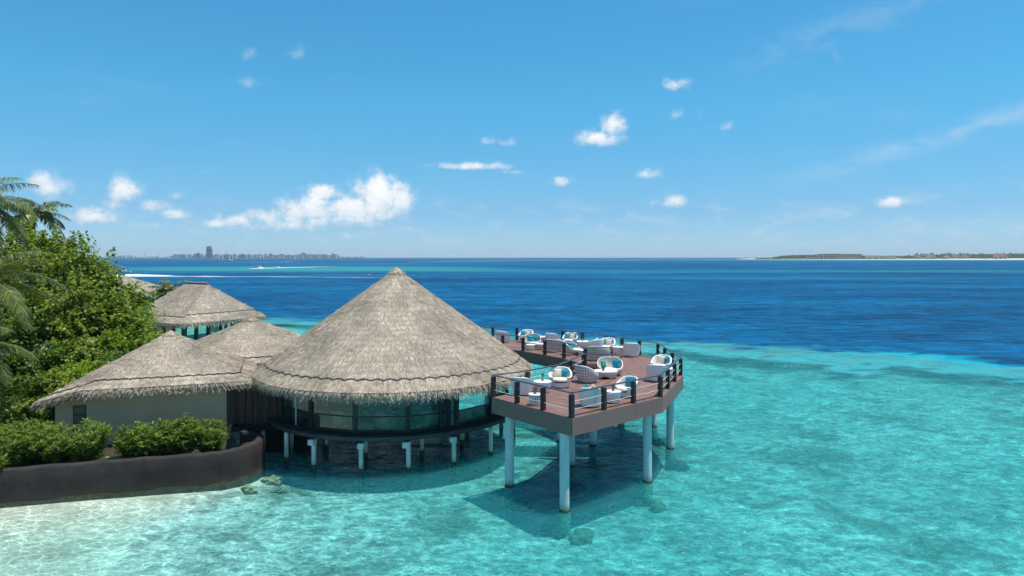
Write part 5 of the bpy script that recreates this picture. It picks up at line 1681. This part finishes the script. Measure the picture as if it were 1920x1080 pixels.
# oleander bushes in the planter
def oleander(x, y, z, r, h, label, seed):
    rng = np.random.default_rng(seed)
    root = empty('oleander_bush', (x, y, z), 0, label, 'bush', 'oleander bushes in the seawall planter')
    ns = int(70 * r)
    P, D, LN = [], [], []
    for i in range(ns):
        a = rng.uniform(0, 6.28); k = math.sqrt(rng.random())
        foot = np.array((x + 0.3 * r * k * math.cos(a), y + 0.3 * r * k * math.sin(a), z))
        e = rng.uniform(0.55, 1.0) * math.sqrt(max(0.05, 1 - (k * 0.75) ** 2))
        tip = np.array((x + r * k * math.cos(a), y + r * k * math.sin(a), z + h * e))
        if i % 4 == 0:
            MB().tube([foot, (foot + tip) / 2 + np.array((0, 0, 0.08 * h)), tip], [0.022, 0.016, 0.008], 5).build('stem', M['bark'], root, world=True)
        m = int(rng.integers(46, 64))
        t = 0.12 + 0.88 * rng.random(m) ** 0.7
        base = foot + (tip - foot) * t[:, None]
        az = rng.uniform(0, 6.28, m); up = rng.uniform(0.1, 1.1, m)
        out = np.stack([np.cos(az), np.sin(az), up], 1)
        P.append(base + rng.normal(size=(m, 3)) * 0.06); D.append(out); LN.append(rng.uniform(0.18, 0.36, m))
        # rosette at the tip
        q = 14
        az = np.linspace(0, 6.28, q) + rng.random(q); up = rng.uniform(0.4, 1.6, q)
        P.append(np.tile(tip, (q, 1))); D.append(np.stack([np.cos(az), np.sin(az), up], 1)); LN.append(rng.uniform(0.16, 0.28, q))
    P, D, LN = np.concatenate(P), np.concatenate(D), np.concatenate(LN)
    n = len(P)
    nr = rng.normal(size=(n, 3)) * 0.5 + np.array((0, 0, 1))
    leaves('foliage', P, D, nr, LN, LN * rng.uniform(0.085, 0.125, n), M['leaf_oleander'], root)

OLE = [(-22, 32.4, 1.45, 2.45, 'oleander bush cut by the left edge of the picture, lowest in the planter'), (28, 33.6, 1.35, 2.5, 'second oleander bush from the left edge, deep green and wide'),
       (78, 34.6, 1.20, 2.35, 'third oleander bush from the left edge, in front of the shuttered window'), (112, 34.3, 0.85, 1.75, 'short oleander bush before the gap, left of the round topped one'),
       (165, 34.4, 1.05, 2.35, 'round topped oleander bush just left of the gap in the planter row'), (252, 35.3, 0.95, 1.95, 'first oleander bush right of the gap in the planter row'),
       (300, 35.7, 0.90, 2.05, 'second oleander bush right of the gap, full and round'), (345, 36.1, 0.95, 2.3, 'tallest oleander bush right of the gap, third of that row'), (396, 36.4, 0.85, 1.95, 'last oleander bush of the row, next to the timber screen')]
for i, (px, Y, r, h, lb) in enumerate(OLE):
    x = px_at(px, Y)
    oleander(x, Y, 0.95, r, h, lb, 120 + i)

# palms
def frond_mesh(rng, L, droop, nl=46, leaf=0.75, w=0.028):
    """one frond from the origin along +X, arching down"""
    n = 14
    pts = []
    x = z = 0.0
    ang = droop[0]
    for i in range(n + 1):
        pts.append(np.array((x, 0.0, z)))
        st = L / n
        x += st * math.cos(ang); z += st * math.sin(ang)
        ang += (droop[1] - droop[0]) / n
    pts = np.array(pts)
    P, D, N, LN = [], [], [], []
    for k in range(nl):
        t = 0.14 + 0.86 * (k + rng.random() * 0.5) / nl
        f = t * n; i = min(int(f), n - 1)
        p = pts[i] + (pts[i + 1] - pts[i]) * (f - i)
        tg = pts[i + 1] - pts[i]; tg /= np.linalg.norm(tg)
        up = np.array((-tg[2], 0, tg[0]))
        ln = leaf * (0.45 + 0.75 * math.sin(math.pi * min(1, t * 0.95 + 0.08))) * rng.uniform(0.85, 1.1)
        for s in (-1, 1):
            d = tg * rng.uniform(0.45, 0.8) + np.array((0, s, 0)) * 0.8 - np.array((0, 0, 1)) * rng.uniform(0.15, 0.6) + up * 0.15
            P.append(p); D.append(d / np.linalg.norm(d)); N.append(up + np.array((0, -s * 0.5, 0))); LN.append(ln)
    return pts, np.array(P), np.array(D), np.array(N), np.array(LN)

def palm(name, base, top, label, seed, nf=22, L=4.2, leaf=0.8, group=None, nl=46, cat='palm', w=0.034):
    rng = np.random.default_rng(seed)
    root = empty(name, base, 0, label, cat, group)
    base = np.array(base, float); top = np.array(top, float)
    lean = rng.normal(size=3) * 0.25; lean[2] = 0
    pts = [base - np.array((0, 0, 0.4)), base + (top - base) * 0.35 + lean, base + (top - base) * 0.7 + lean * 0.6, top]
    MB().tube(catmull(pts, 5), [0.20 - 0.08 * i / 15 for i in range(16)], 10).build('trunk', M['bark'], root, world=True, smooth=60)
    off = np.array(root.location)
    for k in range(nf):
        az = k * 2.4 + rng.uniform(-0.2, 0.2)
        t = k / nf
        a0 = 1.15 - 1.35 * t + rng.uniform(-0.12, 0.12)
        a1 = a0 - rng.uniform(1.1, 1.7)
        l = L * rng.uniform(0.85, 1.08)
        pts2, P, D, N, LN = frond_mesh(rng, l, (a0, a1), nl, leaf)
        ca, sa = math.cos(az), math.sin(az)
        rot = np.array(((ca, -sa, 0), (sa, ca, 0), (0, 0, 1)))
        tr = lambda v: v @ rot.T
        pp = tr(pts2) + top
        fr = MB().tube(pp, [0.035 - 0.029 * i / 14 for i in range(15)], 5).build('frond', M['rachis'], root, world=True)
        # leaflets: two-segment drooping blades
        d = tr(D); nn = tr(N); p = tr(P) + top
        s = unit(np.cross(d, nn))
        m1 = p + d * (LN * 0.5)[:, None]
        d2 = unit(d + np.array((0, 0, -0.55)))
        t2 = m1 + d2 * (LN * 0.5)[:, None]
        ww = w
        v = np.stack([p - s * ww * 0.5, p + s * ww * 0.5, m1 + s * ww, m1 - s * ww, t2 + s * ww * 0.15, t2 - s * ww * 0.15], 1).reshape(-1, 3)
        n = len(p)
        b6 = (np.arange(n) * 6)[:, None]
        q = np.concatenate([b6 + np.array((0, 1, 2, 3)), b6 + np.array((3, 2, 4, 5))])
        np_mesh('leaflets', v, q, M['leaf_palm'], fr, world=True)
    return root

def palm_at(px, py, Y, label, seed, **kw):
    x = px_at(px, Y)
    palm('coconut_palm', (x, Y, gz(x, Y)), (x, Y, z_at(py, Y)), label, seed, group='coconut palms', **kw)
palm_at(-58, 388, 44, 'tallest coconut palm with fronds reaching in at the top left edge', 201, L=4.5, nf=28, leaf=1.0, nl=84, w=0.022)
palm_at(-52, 540, 39, 'lower coconut palm with yellowing fronds reaching in at the left edge', 202, L=5.0, nf=28, leaf=1.0, nl=84, w=0.022)
palm_at(-92, 665, 36.5, 'low young coconut palm with one frond showing at the left edge', 203, L=4.2, nf=22, leaf=0.9, nl=70, w=0.022)
palm_at(62, 405, 63, 'dark coconut palm crown behind the tallest broad leaved tree', 204, L=3.6, nf=18, leaf=0.9, nl=36, w=0.05)
palm_at(318, 548, 84, 'small coconut palm standing just left of the hipped hut roof', 205, L=3.0, nf=18, leaf=0.8, nl=32, w=0.06)

# ------------------------------------------------------------------ boats and wakes
def foam_mat():
    m, t, out = new_mat('sea_foam')
    pos = t.n('ShaderNodeNewGeometry').outputs['Position']
    a = t.n('ShaderNodeAttribute'); a.attribute_name = 'foam'
    nz = t.noise(t.scale(pos, (0.10, 0.30, 1.0)), 0.5, 6.0, 0.7, 0.5)
    k = t.m('ADD', a.outputs['Fac'], t.m('SUBTRACT', nz, 0.5))
    f = t.mr(k, 0.32, 0.75)
    df = t.n('ShaderNodeBsdfDiffuse'); df.inputs[0].default_value = (0.78, 0.82, 0.84, 1)
    tr = t.n('ShaderNodeBsdfTransparent')
    t.L.new(t.mixs(f, tr.outputs[0], df.outputs[0]), out.inputs[0])
    return m
M['foam'] = foam_mat()

def wake(pts, widths, strength, label):
    """flat foam streak lying on the water along pts"""
    pts = [np.array(p, float) for p in pts]
    vs, fs, at = [], [], []
    k = 5
    n = len(pts)
    for i, p in enumerate(pts):
        d = pts[min(i + 1, n - 1)] - pts[max(i - 1, 0)]
        d /= np.linalg.norm(d)
        s = np.array((-d[1], d[0]))
        for j in range(k):
            u = -1 + 2 * j / (k - 1)
            q = p + s * widths[i] * u
            vs.append((q[0], q[1], 0.06)); at.append(strength[i] * (1 - abs(u) ** 1.5))
    for i in range(n - 1):
        for j in range(k - 1):
            fs.append((i * k + j, i * k + j + 1, (i + 1) * k + j + 1, (i + 1) * k + j))
    o = np_mesh('boat_wake', vs, fs, M['foam'], kind='stuff')
    set_attr(o, 'foam', at)
    tag(o, label, 'foam')
def wp(px, py):
    Y = CAM_H * 1280 / (py - 482)
    return (px_at(px, Y), Y)
wake([wp(222, 515), wp(260, 517.0), wp(300, 518.0), wp(420, 518.8), wp(560, 519.2), wp(700, 520.5), wp(900, 521.5), wp(1080, 522)],
     [16, 24, 30, 34, 32, 28, 22, 16], [1.15, 1.05, 0.58, 0.46, 0.44, 0.40, 0.30, 0.1], 'broad white wake trailing behind the motor yacht towards the pavilion roof')
wake([wp(548, 491.2), wp(505, 491.6), wp(430, 492.6), wp(330, 494.5)], [14, 10, 8, 6], [1.2, 0.9, 0.6, 0.25], 'thin white wake behind the distant speedboat')
wake([wp(470, 504.0), wp(490, 503.2), wp(540, 501.8), wp(580, 500.8), wp(650, 499.0)], [6, 9, 8, 8, 5], [0.9, 1.1, 1.0, 0.9, 0.4], 'line of small white breakers on the far turquoise bank')
wake([wp(760, 491.5), wp(860, 490.2), wp(1000, 488.8), wp(1200, 487.6), wp(1440, 486.6)], [14, 18, 20, 26, 30], [0.6, 0.8, 0.75, 0.75, 0.7], 'pale surf line along the horizon between the roof and the far island')

def boat(name, x, y, L, rz, label, fly=True):
    e = empty(name, (x, y, 0), rz, label, 'boat', 'boats out at sea')
    b = MB()
    n = 12
    rows = []
    for i in range(n + 1):
        t = i / n
        wd = L * 0.14 * (1 - max(0, (t - 0.45) / 0.55) ** 2.2)
        sh = L * (0.085 + 0.05 * t * t)
        rows.append((-L / 2 + L * t, wd, sh))
    vs, fs = [], []
    for x0, wd, sh in rows:
        vs += [(x0, -wd, sh), (x0 - 0.0, -wd * 0.75, 0.0), (x0, 0, -L * 0.03), (x0, wd * 0.75, 0.0), (x0, wd, sh)]
    for i in range(n):
        for j in range(4):
            fs.append((i * 5 + j, (i + 1) * 5 + j, (i + 1) * 5 + j + 1, i * 5 + j + 1))
        fs.append((i * 5 + 4, (i + 1) * 5 + 4, (i + 1) * 5, i * 5))
    fs.append((0, 1, 2, 3, 4))
    b.add(vs, fs).build('hull', M['boat_white'], e, smooth=40)
    h0 = L * 0.09
    MB().box((-L * 0.06, 0, h0 + L * 0.045), (L * 0.46, L * 0.22, L * 0.09), 0, 0.9).build('cabin', M['boat_white'], e)
    MB().box((-L * 0.06, 0, h0 + L * 0.055), (L * 0.44, L * 0.226, L * 0.035)).build('window_band', M['boat_dark'], e)
    if fly:
        MB().box((-L * 0.10, 0, h0 + L * 0.115), (L * 0.32, L * 0.19, L * 0.05), 0, 0.85).build('flybridge', M['boat_dark'], e)
        MB().box((-L * 0.12, 0, h0 + L * 0.19), (L * 0.24, L * 0.18, L * 0.015)).build('hard_top', M['boat_white'], e)
        for sx in (-0.22, -0.02):
            for sy in (-0.07, 0.07):
                MB().box((L * sx, L * sy, h0 + L * 0.16), (L * 0.012, L * 0.012, L * 0.06)).build('stanchion', M['boat_white'], e)
        MB().tube([(-L * 0.1, 0, h0 + L * 0.19), (-L * 0.13, 0, h0 + L * 0.30)], L * 0.005, 5).build('mast', M['boat_white'], e)
    return e
p = wp(224, 511.5); boat('motor_yacht', p[0], p[1], 15, R(200), 'white motor yacht with dark upper deck passing behind the tree at left')
p = wp(550, 490.6); boat('speedboat', p[0], p[1], 26, R(10), 'white speedboat trailing a thin wake below the distant city')
p = wp(425, 489.0); boat('ferry', p[0], p[1], 34, R(175), 'white ferry just below the tall city tower')
p = wp(482, 503.0); boat('launch', p[0], p[1], 13, R(160), 'left of two small white launches on the turquoise bank', False)
p = wp(517, 502.0); boat('launch', p[0], p[1], 9, R(170), 'right, smaller one of two white launches on the turquoise bank', False)
p = wp(690, 515.5); boat('dinghy', p[0], p[1], 3.2, R(150), 'tiny dinghy near the left slope of the pavilion roof', False)

# ------------------------------------------------------------------ distant city
def build_city():
    Y = 6500.0
    base_z = 1.5
    # low islands it stands on
    for x0, x1, nm in ((210, 300, 'harbour spit'), (295, 684, 'city island')):
        a, b = px_at(x0, Y), px_at(x1, Y)
        n = 24
        vs = []
        for i in range(n + 1):
            x = a + (b - a) * i / n
            k = math.sin(math.pi * min(max(i / n, 0.02), 0.98)) ** 0.4
            vs += [(x, Y - 40 - 80 * k, -1.0), (x, Y - 30 - 60 * k, base_z), (x, Y + 700, base_z)]
        fs = []
        for i in range(n):
            for j in range(2):
                fs.append((i * 3 + j, (i + 1) * 3 + j, (i + 1) * 3 + j + 1, i * 3 + j + 1))
        o = MB().add(vs, fs).build('far_land', M['far_green'], kind='structure')
    mesh = {}
    rr = random.Random(21)
    def block(px, hpx, wpx, dy, m, nm='city_building', label='small pale block in the distant city skyline', group='distant city buildings', windows=True):
        y = Y + dy
        h = hpx / 1280 * Y; w = wpx / 1280 * Y
        e = empty(nm, (px_at(px, y), y, base_z), 0, label, 'building', group)
        MB().box((0, 0, h / 2), (w, w * 0.8, h)).build('wall', M[m], e)
        if windows and h > 18:
            for k in range(max(2, int(h / 7))):
                MB().box((0, -w * 0.4 - 0.3, (k + 0.5) * h / max(2, int(h / 7))), (w * 0.86, 0.8, 1.6)).build('window_band', M['far_window'], e)
        if h > 25 and rr.random() < 0.5:
            MB().box((w * rr.uniform(-.2, .2), 0, h + 2), (w * 0.3, w * 0.3, 4)).build('roof_house', M['city2'], e)
        return e
    x = 322.0
    while x < 636:
        hgt = rr.uniform(3.6, 8.0) * (1.0 if x < 600 else 1.15)
        if 430 < x < 520 and rr.random() < 0.3: hgt += 2
        wd = rr.uniform(3.0, 7.0)
        block(x, hgt, wd, rr.uniform(0, 300), 'city%d' % rr.choice([0, 0, 0, 3, 3, 1, 1, 2, 4]))
        x += wd * rr.uniform(0.65, 1.15)
    x = 330.0
    while x < 630:                                     # a second row peeping over
        block(x, rr.uniform(5.0, 8.2), rr.uniform(3, 6), rr.uniform(350, 600), 'city%d' % rr.choice([0, 3, 1, 2, 5]))
        x += rr.uniform(7, 16)
    x = 636.0
    while x < 682:
        block(x, rr.uniform(1.2, 3.0), rr.uniform(3, 6), rr.uniform(0, 100), 'city%d' % rr.choice([0, 1, 4]), windows=False)
        x += rr.uniform(4, 7)
    x = 212.0
    while x < 318:
        block(x, rr.uniform(1.5, 3.4), rr.uniform(3, 7), rr.uniform(0, 100), 'city%d' % rr.choice([0, 1, 4, 3]), windows=False)
        x += rr.uniform(5, 9)
    block(372, 9.5, 6, 50, 'city5', 'dark_block', 'dark mid rise block just left of the tall city tower', 'tall city blocks')
    block(569, 10.0, 6.5, 60, 'city5', 'dark_block', 'dark square block right of centre in the city skyline', 'tall city blocks')
    # the tall tower: stepped slab with slanted crown
    y = Y - 20
    e = empty('city_tower', (px_at(392, y), y, base_z), 0, 'tall blue grey tower dominating the distant city skyline', 'tower')
    w, h = 8.6 / 1280 * Y, 22.5 / 1280 * Y
    b = MB()
    b.add([(-w / 2, -15, 0), (w / 2, -15, 0), (w / 2, 15, 0), (-w / 2, 15, 0), (-w * 0.46, -15, h * 0.95), (w * 0.38, -15, h), (w * 0.38, 15, h), (-w * 0.46, 15, h * 0.95)],
          [(3, 2, 1, 0), (4, 5, 6, 7), (0, 1, 5, 4), (1, 2, 6, 5), (2, 3, 7, 6), (3, 0, 4, 7)])
    b.build('shaft', M['tower'], e)
    MB().box((w * 0.52, 0, h * 0.38), (w * 0.22, 26, h * 0.76)).build('side_wing', M['tower'], e)
    for k in range(18):
        MB().box((-w * 0.04, -15.4, h * (0.06 + k * 0.048)), (w * 0.80, 0.8, 1.6)).build('window_band', M['far_window'], e)
    # cranes, bridge
    for px, hp in ((424, 13.5), (271, 8.5), (298, 7.0), (486, 8.5)):
        e = empty('tower_crane', (px_at(px, Y), Y, base_z), 0, {424: 'tower crane just right of the tall city tower', 271: 'harbour crane left of the city on the low spit', 298: 'second harbour crane closer to the city', 486: 'small crane over the middle of the city'}[px], 'crane', 'cranes of the distant city')
        h = hp / 1280 * Y
        MB().box((0, 0, h / 2), (2.5, 2.5, h)).build('mast', M['city5'], e)
        MB().bar((-h * 0.15, 0, h * 0.80), (h * 0.22, 0, h * 1.05), 2.0, 2.0).build('jib', M['city5'], e)
    e = empty('sea_bridge', (px_at(232, Y), Y - 60, 0), 0, 'low reddish bridge at the far left of the city shore', 'bridge')
    a, b = px_at(206, Y) - px_at(232, Y), px_at(256, Y) - px_at(232, Y)
    MB().bar((a, 0, 22), (b, 0, 22), 12, 5).build('bridge_deck', M['city4'], e)
    for k in range(8):
        MB().box((a + (b - a) * (k + 0.5) / 8, 0, 10), (6, 8, 22)).build('pier', M['city4'], e)
build_city()

# ------------------------------------------------------------------ low island on the right
def build_right_island():
    Y = 3300.0
    xa, xb = px_at(1440, Y), px_at(2050, Y)
    n = 60
    vs, fs = [], []
    rr = random.Random(31)
    for i in range(n + 1):
        t = i / n
        x = xa + (xb - xa) * t
        k = min(1.0, t * 6) ** 0.7
        up = (3.0 + 4.0 * (0.5 + 0.5 * math.sin(i * 0.6)) + rr.uniform(0, 1.5)) * k
        yf = Y - 90 - 230 * min(1, t * 1.6)
        vs += [(x, yf - 10, -0.6), (x, yf + 40, 1.2 * k + 0.05), (x, yf + 120, 2.0 * k + 0.1), (x, Y + 60, up + 0.2), (x, Y + 500, up + 0.2)]
    for i in range(n):
        for j in range(4):
            fs.append((i * 5 + j, (i + 1) * 5 + j, (i + 1) * 5 + j + 1, i * 5 + j + 1))
    o = MB().add(vs, fs).build('far_beach', M['sand_far'], kind='structure', smooth=180)
    # scrub: leafy mass too far to count
    rng = np.random.default_rng(33)
    cnt = 5200
    t = rng.random(cnt)
    x = xa + (xb - xa) * (0.012 + t * 0.985)
    y = Y - 20 + rng.uniform(-60, 260, cnt)
    px = 960 + x / y * 1280
    hh = np.interp(px, [1440, 1465, 1490, 1530, 1600, 1680, 1760, 1850, 1920, 2050], [4, 14, 20, 20, 17, 15, 19, 24, 27, 28]) * rng.uniform(0.55, 1.1, cnt)
    P = np.stack([x, y, hh * 0.35], 1)
    m = 10
    pp = np.repeat(P, m, 0); rad = np.repeat(hh, m)
    u = unit(rng.normal(size=(len(pp), 3))); u[:, 2] = np.abs(u[:, 2])
    pp = pp + u * (rad * 0.6)[:, None] * np.array((1.6, 1.2, 1.0))
    leaves('far_scrub', pp, u + rng.normal(size=u.shape) * 0.5, u + np.array((0, 0, 0.8)), rng.uniform(3, 6, len(pp)), rng.uniform(1.5, 3.0, len(pp)), leaf_mat('far_scrub_leaves', (0.035, 0.07, 0.015), (0.075, 0.13, 0.025), (0.14, 0.18, 0.05), 0.8, 0.2), None, kind='stuff')
    tag(bpy.data.objects['far_scrub'], 'mass of green scrub along the far low island', 'scrub')
    # hotel
    def hotel(px0, px1, hpx, floors, bays, label, nm='hotel_block'):
        y = Y - 75
        w = (px1 - px0) / 1280 * y; h = hpx / 1280 * y
        e = empty(nm, (px_at((px0 + px1) / 2, y), y, 2.0), 0, label, 'building', 'buildings on the far island')
        MB().box((0, 10, h / 2), (w, 20, h)).build('wall', M['far_wall'], e)
        MB().box((0, 9, h + 0.8), (w * 1.02, 23, 1.6)).build('roof', M['far_roof'], e)
        for f in range(floors):
            for k in range(bays):
                MB().box((-w / 2 + w * (k + 0.5) / bays, -0.2, h * (f + 0.5) / floors), (w / bays * 0.6, 0.7, h / floors * 0.6)).build('window', M['far_window'], e)
        return e
    hotel(1536, 1552, 9.0, 3, 2, 'square pale hotel wing nearest the shore on the far island')
    hotel(1553, 1574, 9.5, 3, 5, 'hotel wing behind trees next to the square wing on the far island')
    hotel(1575, 1616, 9.0, 3, 10, 'long three storey hotel block on the far island')
    hotel(1514, 1535, 6.0, 2, 5, 'low hotel wing at the left of the far island hotel')
    def villa(px, w_px, h_px, label, red=False, dy=-80):
        y = Y + dy
        w = w_px / 1280 * y; h = h_px / 1280 * y
        e = empty('far_villa', (px_at(px, y), y, 2.5), 0, label, 'house', 'villas on the far island')
        MB().box((0, 8, h * 0.25), (w * 0.9, 16, h * 0.5)).build('wall', M['far_wall'], e)
        MB().add([(-w / 2, -3, h * 0.45), (w / 2, -3, h * 0.45), (w / 2, 20, h * 0.45), (-w / 2, 20, h * 0.45), (-w * 0.36, 8, h), (w * 0.36, 8, h)],
                 [(0, 1, 5, 4), (1, 2, 5), (2, 3, 4, 5), (3, 0, 4), (0, 3, 2, 1)]).build('roof', M['far_roof_red' if red else 'far_roof'], e)
        for k in range(3):
            MB().box((-w * 0.3 + w * 0.3 * k, -0.3, h * 0.22), (w * 0.14, 0.7, h * 0.28)).build('window', M['far_window'], e)
    villa(1642, 40, 6.5, 'wide low grey roofed hall right of the hotel on the far island')
    villa(1672, 22, 5, 'small pavilion right of the wide hall on the far island')
    villa(1722, 14, 6, 'first thatched villa below the left end of the far palms')
    villa(1746, 20, 7.5, 'large brown roofed villa below the far palms')
    villa(1776, 13, 6, 'third thatched villa below the far palms')
    villa(1794, 16, 8, 'tall roofed villa in the middle of the far palms')
    villa(1812, 15, 7, 'villa right of the tall roofed villa under the far palms')
    villa(1876, 28, 10, 'broad red roofed villa near the right edge of the far island', True)
    # palms: one small palm shared by all
    rg = np.random.default_rng(35)
    tr = MB().tube([(0, 0, 0), (0.6, 0, 8), (0, 0, 16)], [0.8, 0.6, 0.5], 6).mesh('trunk'); tr.materials.append(M['bark'])
    P, D, LN = [], [], []
    for k in range(14):
        a = k * 2.4; e0 = rg.uniform(-0.5, 0.9)
        for q in range(4):
            P.append((q * 1.2 * math.cos(a), q * 1.2 * math.sin(a), 16 + q * 1.2 * e0 - q * q * 0.28))
            D.append((math.cos(a), math.sin(a), e0 - q * 0.55)); LN.append(2.6)
    P = np.array(P); D = np.array(D); LN = np.array(LN)
    cr = leaves('crown', P, D, np.tile((0, 0, 1.0), (len(P), 1)), LN, LN * 0.3, leaf_mat('far_palm_leaves', (0.03, 0.05, 0.015), (0.05, 0.075, 0.02), (0.08, 0.10, 0.03), 0.7, 0.1), None)
    crm = cr.data
    bpy.data.objects.remove(cr)
    xs = [1706] + list(np.linspace(1714, 1850, 44)) + [1858, 1868, 1884, 1896, 1903, 1910, 1918, 1926, 1940]
    for px in xs:
        y = Y + rg.uniform(20, 220)
        hs = rg.uniform(1.15, 1.75)
        e = empty('far_palm', (px_at(px + rg.uniform(-2, 2), y), y, 3.0), rg.uniform(0, 6), 'one palm of the dense distant row along the right island', 'palm', 'palms on the far island')
        e.scale = (hs * 0.9, hs * 0.9, hs)
        for nm, me in (('trunk', tr), ('crown', crm)):
            o = bpy.data.objects.new(nm, me); COL.objects.link(o); o.parent = e
build_right_island()

# ------------------------------------------------------------------ haze over the sea
def build_haze():
    m, t, out = new_mat('sea_haze')
    v = t.n('ShaderNodeVolumePrincipled')
    v.inputs['Color'].default_value = (0.74, 0.88, 1.0, 1)
    v.inputs['Density'].default_value = 5.5e-5
    v.inputs['Anisotropy'].default_value = 0.1
    t.L.new(v.outputs[0], out.inputs['Volume'])
    o = MB().box((0, 7200, 80.0 - 10), (36000, 14800, 160)).build('haze', m, kind='stuff')
    return o
HAZE = True
if HAZE: build_haze()
